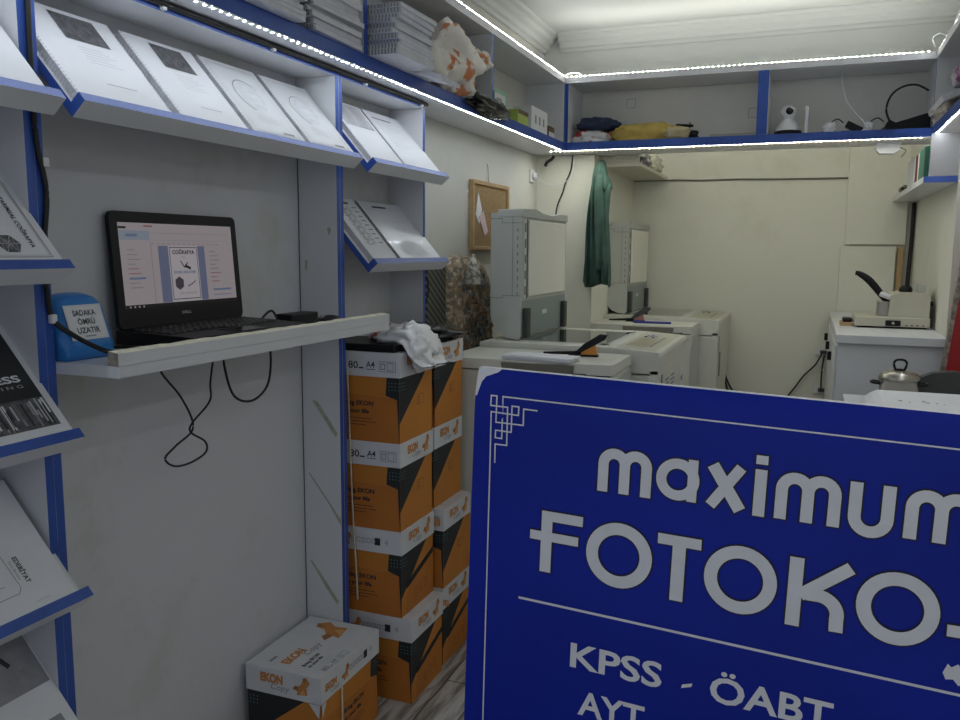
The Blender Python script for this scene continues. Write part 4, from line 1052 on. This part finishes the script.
paper_pile('paper_pile', 'low pile of papers left of the blue divider on the back shelf', .868, 4.09, ZS, .20, .14, 6, .02, mat('worn_paper', (.45, .42, .38), .8))
wc = thing('security_camera', 'white round headed camera with a black lens on the back shelf', 'camera', (1.098, 4.07, ZS))
b = MB(); b.lathe([(.056, 0), (.058, .012), (.052, .030), (.036, .055), (.024, .070), (.018, .078)], (0, 0, 0), CARDW, 28); b.build('stand', wc)
b = MB(); b.lathe([(.0585, .0), (.060, .010), (.056, .020), (.0, .016)], (0, 0, -.0), BLACK, 24); b.build('base_ring', wc)
vs, fs = blob_mesh((0, 0, .100), (.034, .034, .034), 0, CARDW, amp=0, n=28, k=18); b = MB(); b.add(vs, fs, CARDW, smooth=True); hd = b.build('head', wc)
b = MB(); b.lathe([(.001, -.0375), (.014, -.0370), (.016, -.032), (.016, -.028)], (0.004, 0, .104), GLOSSK, 18, 'y'); b.build('lens', hd)
b = MB(); b.box(1.168, 1.180, 4.02, 4.16, ZS, ZS+.118, CARDW); tag(b.build('thin_box', bevel=.002), 'thin white box standing upright right of the camera', 'box')
def adapter(x, y, rz, label, c0):
    r = thing('power_adapter', label, 'power adapter', (x, y, ZS), rz)
    M = Matrix.Rotation(.5, 4, 'Y')
    b = MB(); b.box(-.035, .035, -.022, .022, .012, .040, BLACK, M=M); b.box(-.04, .0, -.015, .015, 0, .01, BLACK); b.build('brick', r, bevel=.003)
    b = MB(); b.tube(smooth_path([(-.03, 0, .045), (-.055, 0, .062), (-.085, 0, .045), (-.11, 0, .012), (-.13, -.01, .004)]), .0028, RUBBER, 6); b.build('cord', r)
adapter(1.355, 4.06, 0, 'black power adapter nearer the camera on the back shelf', 0)
adapter(1.535-.02, 4.08, 0, 'black power adapter farther from the camera, under the white cord', 0)
lump('white_plug', (1.27, 4.05, ZS+.022), (.028, .03, .024), CARDW, 31, 'white plug lying between thin box and adapters', 'plug', amp=.3)
lump('white_plug', (1.425, 4.06, ZS+.020), (.022, .03, .022), CARDW, 33, 'white plug lying between the two black adapters', 'plug', amp=.3)
rt = thing('router', 'black wedge shaped router at the right end of the back shelf', 'router', (1.70, 4.06, ZS), .1)
b = MB(); b.prism([(-.085, 0), (.085, 0), (.085, .058), (.07, .060), (-.085, .014)], 'y', -.05, .05, BLACK); b.build('case', rt, bevel=.003)
b = MB(); b.prism([(-.08, .002), (.085, .06), (.086, .067), (-.08, .010)], 'y', -.02, .02, GLOSSK); b.build('top_bar', rt)
rt.location = (1.565, 4.03, ZS)
cable('cable_loop', [(1.515, 4.08, ZS+.03), (1.492, 4.08, ZS+.09), (1.505, 4.08, ZS+.15), (1.545, 4.08, ZS+.185), (1.60, 4.08, ZS+.192), (1.65, 4.08, ZS+.165)], .0045, 'black cable arching above the router')
cable('white_cable', [(1.305, 4.10, ZT-.027), (1.312, 4.09, 2.06), (1.33, 4.08, 1.99), (1.37, 4.07, 1.93), (1.405, 4.06, 1.89), (1.412, 4.05, 1.865), (1.40, 4.04, ZS+.004)], .003, 'white cord hanging inside the back overhead shelf', CARDW)
# right overhead shelf contents
b = MB(); M = Matrix.Translation((1.71, 3.70, ZS+.055)) @ Matrix.Rotation(-.35, 4, 'Y')
b.box(-.075, .075, -.20, .20, 0, .022, PAPER2, M=M); b.box(-.06, .06, -.16, .16, .0225, .026, NAVY, M=M)
tag(b.build('paper_packet', bevel=.002), 'white packet with a navy band on the right overhead shelf', 'packet')
lump('paper_packet', (1.705, 3.74, ZS+.028), (.062, .20, .030), mat('beige_wrap', (.50, .42, .38), .35, var=.3, vscale=30), 41, 'beige wrapped packet under the white packet on the right shelf', 'packet', amp=.25, pw=.7)
lump('purple_packet', (1.715, 3.52, ZS+.120), (.05, .13, .035), two_tone('purple_white_print', (.30, .07, .28), (.66, .62, .66), 9, .47, .53), 42, 'purple and white packet on top of the right shelf pile', 'packet', amp=.3, flat=None)
sr = thing('motion_sensor', 'small white device hanging under the right end of the back shelf', 'sensor', (1.515, 4.16, ZB))
b = MB(); b.prism([(-.05, 0), (.05, 0), (.042, -.035), (.02, -.048), (-.035, -.046), (-.05, -.03)], 'y', -.03, .03, CARDW); b.build('case', sr, bevel=.006)
b = MB(); b.tube(smooth_path([(.045, .0, -.02), (.07, 0, -.035), (.055, .02, -.06)]), .003, COPYB, 6); b.build('cord', sr)
lump('paper_roll', (1.735, 3.72, ZT+.055), (.05, .11, .05), CARDW, 51, 'crumpled white packet on top of the right overhead shelf', 'packet', flat=ZT+.001)
lump('green_packet', (1.735, 3.62, ZT+.105), (.035, .08, .018), mat('olive_green', (.17, .2, .08), .6), 52, 'olive green packet on top of the right overhead shelf', 'packet', flat=None)
cable('wire_coil', [(1.64, 3.90, ZT+.004), (1.63, 3.9, ZT+.04), (1.66, 3.9, ZT+.055), (1.69, 3.9, ZT+.03), (1.70, 3.9, ZT+.005)], .003, 'grey wire loop on top of the right overhead shelf corner', COPYG)
cable('wire_coil', [(XO-.02, 3.99, ZT+.004), (XO+.005, 4.0, ZT+.022), (XO+.05, 4.0, ZT+.024), (XO+.08, 4.0, ZT+.006)], .003, 'small white wire curl on top of the left shelf corner', CARDW)
cable('ceiling_wire', [(1.75, 3.4, 2.41), (1.70, 3.35, 2.37), (1.68, 3.30, 2.34), (1.72, 3.2, 2.32), (1.80, 3.1, 2.33)], .003, 'grey wire curling from the ceiling above the right shelf', COPYG)

# ------------------------------------------------------------------ right corner: bookshelf, cabinet, binder
bk = thing('corner_bookshelf', 'small white wall shelf with blue edge in the back right corner', 'shelf')
MB().box(1.622, 1.741, 3.775, 5.134, 1.606, 1.630, WHITE, sides={'-y': BLUE}).build('shelf_board', bk, bevel=.001)
MB().box(1.640, 1.741, 3.777, 3.793, 1.6305, 1.795, mat('grey_laminate', (.36, .36, .37), .5, var=.06)).build('end_panel', bk, bevel=.001)  # end panel colour lowered to grey, standing in for shade
for y0, y1, h, m, lb in ((3.84, 4.03, .125, DGREEN, 'dark green book on the corner bookshelf'), (4.035, 4.065, .115, CARDW, 'thin white book between green and dark red books'), (4.07, 4.16, .118, DRED, 'dark red book on the corner bookshelf'), (4.20, 4.47, .120, CARDW, 'wide white book at the far end of the book row')):
    r = thing('book', lb, 'book', (0, 0, 0), group='books on the corner bookshelf')
    b = MB(); b.box(1.627, 1.700, y0, y1, 1.6305, 1.6305+h, m); b.build('cover', r, bevel=.002)
    b = MB(); b.box(1.631, 1.6996, y0+.004, y1-.004, 1.6305+h-.003, 1.6305+h+.0006, PAPER2); b.build('page_block', r)
lump('small_clutter', (1.655, 4.85, 1.650), (.025, .12, .022), BAGK, 61, 'dark small clutter lying at the far end of the corner bookshelf', 'clutter', flat=1.6305)
b = MB(); b.tube(smooth_path([(1.727, 5.118, 1.60), (1.727, 5.118, 1.4), (1.722, 5.118, 1.2), (1.720, 5.118, 1.03)]), .011, RUBBER, 8); tag(b.build('black_cable'), 'thick black cable running down the back right corner', 'cable')
b = MB(); b.box(1.665, 1.692, 5.125, 5.158, .002, 1.36, WOODF); tag(b.build('wooden_strip', bevel=.001), 'brown wooden strip upright on the back wall behind the binding machine', 'strip')
cable('black_cable', [(1.600, 5.150, 1.79), (1.601, 5.150, 1.72), (1.600, 5.150, 1.64)], .004, 'short dark cord on the wall left of the corner bookshelf')

cab = thing('cabinet', 'long low white cabinet against the right wall under the binding machine', 'cabinet', (0, 0, 0))
MB().box(1.345, 1.738, 3.70, 5.12, 0, .964, WHITE).build('body', cab, bevel=.002)
MB().box(1.338, 1.740, 3.675, 5.122, .965, 1.0, WHITE).build('top', cab, bevel=.003)
for i in range(3):
    b = MB(); b.box(1.336, 1.3445, 3.72+.466*i, 4.17+.466*i, .06, .95, WHITE); d = b.build('door', cab, bevel=.002)
    b = MB(); b.box(1.318, 1.3355, 4.13+.466*i, 4.142+.466*i, .84, .88, BLACK); b.build('handle', d, bevel=.002)

bm_ = thing('binding_machine', 'beige comb binding machine with a black lever on the cabinet', 'binding machine', (1.42, 4.07, 1.0))
b = MB(); b.box(0, .30, 0, .26, .008, .050, BEIGE); b.box(.01, .29, .01, .25, 0, .008, BLACK); b.build('base', bm_, bevel=.004)
b = MB(); b.prism([(.135, .0505), (.295, .0505), (.295, .145), (.275, .158), (.185, .158), (.145, .148)], 'y', .004, .256, BEIGE); b.build('punch_head', bm_, bevel=.005)
b = MB(); b.box(.125, .185, -.006, .0, .012, .036, BLACK); b.build('dial_plate', bm_); b = MB(); b.lathe([(.001, -.010), (.006, -.010), (.006, -.006)], (.155, 0, .024), STEEL, 12, 'y'); b.build('dial_knob', bm_); b = MB()
for i in range(4): b.box(.205+.022*i, .211+.022*i, -.003, 0, .014, .019, BLACK)
b.build('front_slots', bm_)
b = MB(); pth = smooth_path([(.145, .10, .105), (.115, .10, .135), (.075, .10, .185), (.045, .10, .215), (.012, .10, .236), (-.004, .10, .240)]); b.tube(pth, [.010+.007*math.sin(math.pi*min(1, i/(len(pth)-1)*1.1)) for i in range(len(pth))], BLACK, 10); b.build('lever', bm_)
b = MB(); b.box(.095, .14, .06, .16, .050, .115, STEEL, M=None); b.cyl((.10, .06, .15), (.15, .06, .13), .012, CARDW); b.build('lever_bracket', bm_, bevel=.004)
b = MB(); b.lathe([(.026, 0), (.028, .012), (.020, .026), (.004, .028)], (.205, .10, .1585), BLACK, 16); b.build('knob', bm_)
b = MB(); b.box(.252, .282, .06, .18, .1585, .195, COPYG); b.build('side_stop', bm_, bevel=.004)
b = MB(); b.box(.296, .312, .05, .20, .10, .12, BLACK); b.build('rear_handle', bm_, bevel=.003)
b = MB(); b.box(1.365, 1.412, 4.13, 4.27, 1.0, 1.016, WOODF); tag(b.build('wooden_block', bevel=.001), 'small wooden block on the cabinet left of the binding machine', 'block')
b = MB(); b.box(1.375, 1.415, 4.15, 4.25, 1.0165, 1.034, BLACK); tag(b.build('punch', bevel=.005), 'small black gadget resting on the wooden block', 'gadget')
# sockets on the back wall beside the cabinet and cords
for z, lb in ((.765, 'upper white socket on the back wall beside the cabinet'), (.545, 'lower white socket on the back wall beside the cabinet')):
    s = thing('wall_socket', lb, 'socket', (1.322, 5.16, z))
    MB().box(-.045, .045, -.012, -.001, -.022, .022, CARDW).build('plate', s, bevel=.002)
    MB().box(-.02, .02, -.034, -.012, -.010, .010, COPYD).build('plug', s, bevel=.003)
cable('black_cable', [(1.31, 5.12, .755), (1.28, 5.13, .69), (1.22, 5.14, .62), (1.17, 5.14, .54), (1.10, 5.14, .44)], .0045, 'black cord curving from the upper socket down the back wall')
cable('black_cable', [(1.325, 5.12, .75), (1.318, 5.125, .68), (1.316, 5.125, .60), (1.318, 5.12, .555)], .0045, 'short black cord joining the two sockets beside the cabinet')
cable('copier_cable', [(.775, 5.145, .62), (.80, 5.145, .56), (.84, 5.145, .50), (.93, 5.14, .43), (1.0, 5.14, .36)], .005, 'black cord trailing from the farther copier along the back wall')
cable('copier_cable', [(.77, 5.12, .64), (.80, 5.13, .52), (.83, 5.14, .42), (.84, 5.14, .2)], .005, 'black cord hanging straight behind the farther copier')
cable('copier_cable', [(.76, 5.137, .60), (.70, 5.153, .52), (.62, 5.153, .46), (.54, 5.153, .42)], .005, 'black cord running left behind the farther copier')

# red board on the right
rb = thing('red_board', 'red board with a mottled edge leaning at the right edge', 'board', (0, 0, 0))
b = MB(); b.prism([(1.652, 0), (1.868, 0), (1.868, 1.62), (1.800, 1.62)], 'y', 3.632, 3.655, RED); b.build('panel', rb)
b = MB(); b.prism([(1.636, 0), (1.651, 0), (1.799, 1.62), (1.784, 1.62)], 'y', 3.628, 3.658, MIX); b.build('edge_strip', rb)

# table behind the sign with pot, papers, chair
tb = thing('side_table', 'small table behind the sign holding pot and papers', 'table', (0, 0, 0))
MB().box(1.36, 1.86, 2.50, 3.28, .795, .82, WHITE).build('tabletop', tb, bevel=.002)
for x in (1.38, 1.81):
    for y in (2.52, 3.23): MB().box(x, x+.03, y, y+.03, 0, .7945, COPYD).build('leg', tb)
pt = thing('cooking_pot', 'steel cooking pot with black lid handle on the table behind the sign', 'pot', (1.533, 3.20, .8205))
b = MB(); b.lathe([(.055, 0), (.062, .006), (.062, .070), (.065, .074)], (0, 0, 0), STEEL, 32); b.build('pot_body', pt)
b = MB(); b.lathe([(.067, .074), (.067, .080), (.060, .094), (.035, .104), (.004, .107)], (0, 0, 0), STEEL, 32); ldd = b.build('pot_lid', pt)
b = MB(); b.tube(smooth_path([(-.012, 0, .104), (-.020, 0, .128), (-.012, 0, .142), (.012, 0, .142), (.020, 0, .128), (.012, 0, .104)]), .004, BLACK, 8); b.lathe([(.012, .104), (.012, .112)], (0, 0, 0), BLACK, 12); b.build('lid_handle', ldd)
for sx in (-1, 1):
    b = MB(); b.tube(smooth_path([(sx*.060, -.022, .060), (sx*.082, -.020, .062), (sx*.088, 0, .062), (sx*.082, .020, .062), (sx*.060, .022, .060)]), .005, BLACK, 8); b.build('pot_handle', pt)
# curled sheet stack
ps = MB(); n = 24
def shz(t): return .8205+.058*min(1, (t*9)**.6)
rows = []
for i in range(n+1):
    t = i/n; x = 1.398+t*.44
    rows.append((x, shz(t)))
vs = [(x, 2.66+.02*(i < 3)*(3-i)/3, z) for i, (x, z) in enumerate(rows)]+[(x, 3.04, z) for x, z in rows]+[(x, 2.66+.02*(i < 3)*(3-i)/3, .8203) for i, (x, z) in enumerate(rows)]+[(x, 3.04, .8203) for x, z in rows]
N = n+1
for i in range(n):
    ps.add(vs, [(i, i+1, N+i+1, N+i)], PAPER, smooth=True); ps.add(vs, [(2*N+i, 2*N+i+1, i+1, i)[::1], (N+i, N+i+1, 3*N+i+1, 3*N+i)], PAPER)
ps.add(vs, [(n, 2*N+n, 3*N+n, N+n)], PAPER)
F = (V((1.40, 2.66, .8788)), X, Y, Z)
for x, y, s in ((.10, .16, .010), (.125, .14, .006), (.165, .17, .010), (.175, .15, .008), (.20, .15, .006), (.22, .14, .005)): ps.rect(F, x, y, x+s, y+s*2.2, INKG, .0010)
tag(ps.build('paper_stack'), 'thick stack of white paper with small dark specks behind the sign', 'paper')
op = thing('scissors', 'scissors with orange handle standing in a dark cup behind the sign', 'scissors', (1.395, 2.60, .8205))
b = MB(); b.tube([(-.010, 0, .012), (-.025, 0, .046)], .005, ORANGEP, 8); b.build('handle', op)
b = MB(); b.box(-.006, .035, -.01, .01, 0, .014, BLACK); b.build('blades', op, bevel=.002)
ch = thing('office_chair', 'dark grey rounded chair back showing above the white papers', 'chair', (1.715, 3.34, 0))
b = MB(); o = [(-.160, .55), (-.160, .80), (-.150, .845), (-.115, .885), (-.065, .908), (0, .916), (.065, .908), (.115, .885), (.135, .845), (.140, .80), (.140, .55)]
b.prism(o, 'y', -.025, .02, CHARCOAL); b.build('backrest', ch, bevel=.012, seg=3)
MB().box(-.16, .10, .0, .29, .42, .48, CHARCOAL).build('seat', ch, bevel=.015, seg=3)
MB().tube([(0, .15, .06), (0, .15, .42)], .025, COPYD, 12).build('column', ch)
for i in range(5):
    a = i*2*math.pi/5+.3; MB().tube([(0, .15, .09), (.13*math.cos(a), .15+.13*math.sin(a), .03)], [.018, .014], COPYD, 8).build('foot', ch)
MB().tube(smooth_path([(0, .2, .40), (0, -.03, .42), (0, -.035, .60)]), .016, COPYD, 8).build('back_bar', ch)

# ------------------------------------------------------------------ big blue sign in the foreground
SO = V((.86057, .92005, 1.18975)); SA = V((.99833, -.05108, -.02705)); SBv = V((-.02738, -.00585, -.99961)); SNn = V((-.0509, -.99868, .00724))
SWd, SHt = .70, 1.172
def bend(y): return -.010*max(0., (.055-y)/.055)**2.2
def ssurf(pts, lift=.0006): return [tuple(SO + SA*x + SBv*y + SNn*(lift+bend(y))) for x, y in pts]
sg = thing('advertising_sign', 'large blue shop sign board with white lettering in the foreground', 'sign', (0, 0, 0))
b = MB(); ys = [0, .004, .009, .015, .022, .030, .040, .055, .2, .5, .9, SHt]
for j in range(len(ys)-1):
    q = ssurf([(0, ys[j]), (SWd, ys[j]), (SWd, ys[j+1]), (0, ys[j+1])], 0)
    b.add(q, [(0, 3, 2, 1)], SIGNB, smooth=True)
    k = [tuple(V(p)-SNn*.012) for p in q]; b.add(k, [(0, 1, 2, 3)], SIGNW)
    b.add([q[0], q[3], k[3], k[0]], [(0, 1, 2, 3)], SIGNW); b.add([q[1], q[2], k[2], k[1]], [(3, 2, 1, 0)], SIGNW)
q = ssurf([(0, 0), (SWd, 0), (0, SHt), (SWd, SHt)], 0); k = [tuple(V(p)-SNn*.012) for p in q]
b.add([q[0], q[1], k[1], k[0]], [(3, 2, 1, 0)], SIGNW); b.add([q[2], q[3], k[3], k[2]], [(0, 1, 2, 3)], SIGNW)
# worn white corner
wl = [(0, .030), (.004, .0255), (.010, .011), (.0165, .0065), (.033, .0022)]
for (a, xa), (c, xc) in zip(wl[:-1], wl[1:]):
    m_ = 4
    for i in range(m_):
        y0 = a+(c-a)*i/m_; y1 = a+(c-a)*(i+1)/m_; x0 = xa+(xc-xa)*i/m_; x1 = xa+(xc-xa)*(i+1)/m_
        b.add(ssurf([(0, y0), (x0, y0), (x1, y1), (0, y1)], .0005), [(3, 2, 1, 0)], SIGNW)
b.build('board', sg)
class SB(MB):
    def s(self, pts, w, m, lift, closed=False): return self.stroke(None, pts, w, m, lift, closed, surf=ssurf)
def arc(cx, cy, rx, ry, a0, a1, n=20): return [(cx+rx*math.cos(math.radians(a0+(a1-a0)*i/n)), cy+ry*math.sin(math.radians(a0+(a1-a0)*i/n))) for i in range(n+1)]
def circ(cx, cy, r, n=40): return [(cx+r*math.cos(2*math.pi*i/n), cy+r*math.sin(2*math.pi*i/n)) for i in range(n)]
glyphs = []
def g(pts, w=.0125, closed=False): glyphs.append((pts, w, closed))
def m_(x, wd, y0=.0755, y1=.1265, w=.0118):
    h = wd/4; r = h
    xs = (x+w/2, x+wd/2, x+wd-w/2); r = (xs[1]-xs[0])/2
    for i in range(2):
        g([(xs[i], y1)] + arc((xs[i]+xs[i+1])/2, y0+r+w*.5, r, r, 180, 360, 14) + [(xs[i+1], y1)], w)
m_(.157, .061)
g(circ(.2465, .1005, .0178), .0112, True); g([(.2625, .0765), (.2625, .1235)], .0105)
g([(.2830, .0785), (.3135, .1245)], .0130); g([(.3125, .0780), (.2825, .1235)], .0115)
g([(.3325, .0770), (.3325, .1275)], .0120); g([(.3325, .0620), (.3325, .0715)], .0120)
m_(.348, .063)
g([(.4240, .0765)] + arc(.4390, .1110, .0150, .0150, 180, 0, 14) + [(.4540, .0765)], .0118)
m_(.469, .063)
g([(.5480, .0765)] + arc(.5630, .1110, .0150, .0150, 180, 0, 14) + [(.5780, .0765)], .0118)
m_(.592, .063)
# second word
g([(.0990, .2350), (.0990, .1610)], .0135); g([(.0925, .1665), (.1425, .1665)], .0120); g([(.0785, .1915), (.1380, .1915)], .0110)
g(circ(.1863, .1985, .0312), .0140, True)
g([(.2295, .1695), (.2770, .1695)], .0120); g([(.2535, .1640), (.2535, .2380)], .0145)
g(circ(.3195, .2005, .0308), .0138, True)
g([(.3748, .1645), (.3748, .2390)], .0140); g([(.3800, .2045), (.4265, .1665)], .0130); g([(.3860, .2020), (.3970, .2015)] + arc(.3975, .2200, .0195, .0185, -80, 10, 10) + [(.4172, .2370)], .0135)
g(circ(.4712, .2000, .0308), .0138, True)
g([(.5430, .1645), (.5430, .2390)], .0140); g([(.5160, .2120), (.5480, .2110), (.5620, .2110)] + arc(.5660, .1905, .0205, .0205, 90, -90, 12) + [(.5400, .1700)], .0120)
g([(.6130, .1780), (.6130, .2390)], .0140); g([(.6130, .1610), (.6130, .1710)], .0130)
b = SB()
for gi, (pts, w, cl) in enumerate(glyphs):
    P = [V(p) for p in pts]
    if not cl:
        d0 = (P[0]-P[1]).normalized(); d1 = (P[-1]-P[-2]).normalized(); E = [tuple(P[0]+d0*.0015)] + [tuple(p) for p in P[1:-1]] + [tuple(P[-1]+d1*.0015)]
    else: E = pts
    b.s(E, w+.0034, SIGNK, .0004+.000008*gi, cl)
b.build('lettering_outline', sg)
b = SB()
for i, (pts, w, cl) in enumerate(glyphs): b.s(pts, w, SIGNW, .0010+.00002*i, cl)
FS_ = (SO+SNn*0, SA, -SBv, SNn)
def st(s, x, ybase, h, w, bold=.022): b.text(FS_, s, x, -ybase, h, SIGNW, w=w, bold=bold, lift=.0010)
st('KPSS', .1355, .3440, .0300, .1085); b.poly(FS_, [(.266, -.338), (.277, -.334), (.278, -.3295), (.267, -.3335)], SIGNW, .0010)
st('ÖABT', .2970, .3440, .0300, .1255); b.poly(FS_, [(.452, -.334), (.477, -.330), (.477, -.324), (.452, -.328)], SIGNW, .0010); st('ALES', .505, .344, .030, .10)
st('AYT', .1480, .4010, .0300, .0790); b.poly(FS_, [(.258, -.394), (.270, -.390), (.270, -.3855), (.258, -.3895)], SIGNW, .0010); st('LGS', .2870, .4010, .0300, .079)
b.s([(.067, .2735), (.20, .2740), (.36, .2750), (.52, .2758), (.66, .2762)], .0030, SIGNW, .0008)
b.build('lettering', sg)
b = SB(); bw = .0017
b.s([(.676, .0325), (.036, .0311), (.0371, .0815), (.0286, .0813), (.0289, .0722), (.0489, .0724), (.0485, .0410), (.0572, .0410), (.0571, .0512), (.0222, .0504), (.0231, .115), (.0262, .44), (.030, 1.14)], bw, SIGNW, .0008)
b.s([(.0293, .1123), (.0289, .0891), (.0438, .0889), (.0430, .0430), (.0212, .0430), (.0210, .0311), (.0283, .0311), (.0288, .0625), (.0638, .0622), (.0634, .0428), (.0807, .0430)], bw, SIGNW, .0009)
b.s([(.676, .0325), (.676, 1.14), (.030, 1.14)], bw, SIGNW, .0008)
b.build('border_ornament', sg)
b = MB(); b.poly(FS_, [(.520, -.246), (.5235, -.249), (.529, -.2445), (.5345, -.252), (.540, -.262), (.531, -.2665), (.526, -.261), (.5195, -.2625), (.5165, -.256)], SIGNW, .0011); b.build('torn_patch', sg)

# ------------------------------------------------------------------ light
w = bpy.data.worlds.new('dim_street_daylight'); scn.world = w; w.use_nodes = True
nt = w.node_tree; bg = nt.nodes['Background']
tc = nt.nodes.new('ShaderNodeTexCoord'); sx = nt.nodes.new('ShaderNodeSeparateXYZ'); rp = nt.nodes.new('ShaderNodeValToRGB')
mth = nt.nodes.new('ShaderNodeMath'); mth.operation = 'MULTIPLY'; mth.inputs[1].default_value = -1
nt.links.new(tc.outputs['Generated'], sx.inputs[0]); nt.links.new(sx.outputs['Y'], mth.inputs[0]); nt.links.new(mth.outputs[0], rp.inputs[0])
e = rp.color_ramp.elements; e[0].position = .45; e[0].color = (.07, .08, .095, 1); e[1].position = .98; e[1].color = (.34, .37, .43, 1)
nt.links.new(rp.outputs[0], bg.inputs[0]); bg.inputs[1].default_value = 1.

# ------------------------------------------------------------------ camera
cam = bpy.data.cameras.new('camera'); co = bpy.data.objects.new('camera', cam); COL.objects.link(co)
Fw = V((-.36226894, .92293933, -.13016992)); Rt = V((.93051257, .36619727, .00677626)); Up = V((-.05392194, .11866992, .99146854))
M = Matrix((Rt, Up, -Fw)).transposed().to_4x4(); M.translation = V((1.2268, 0, 1.3294)); co.matrix_world = M
cam.sensor_width = 36; cam.lens = 36*836.16/960; cam.clip_start = .02
scn.camera = co
scn.view_settings.view_transform = 'Standard'; scn.view_settings.look = 'None'; scn.view_settings.gamma = 1; scn.view_settings.use_curve_mapping = False
scn.view_settings.exposure = .30
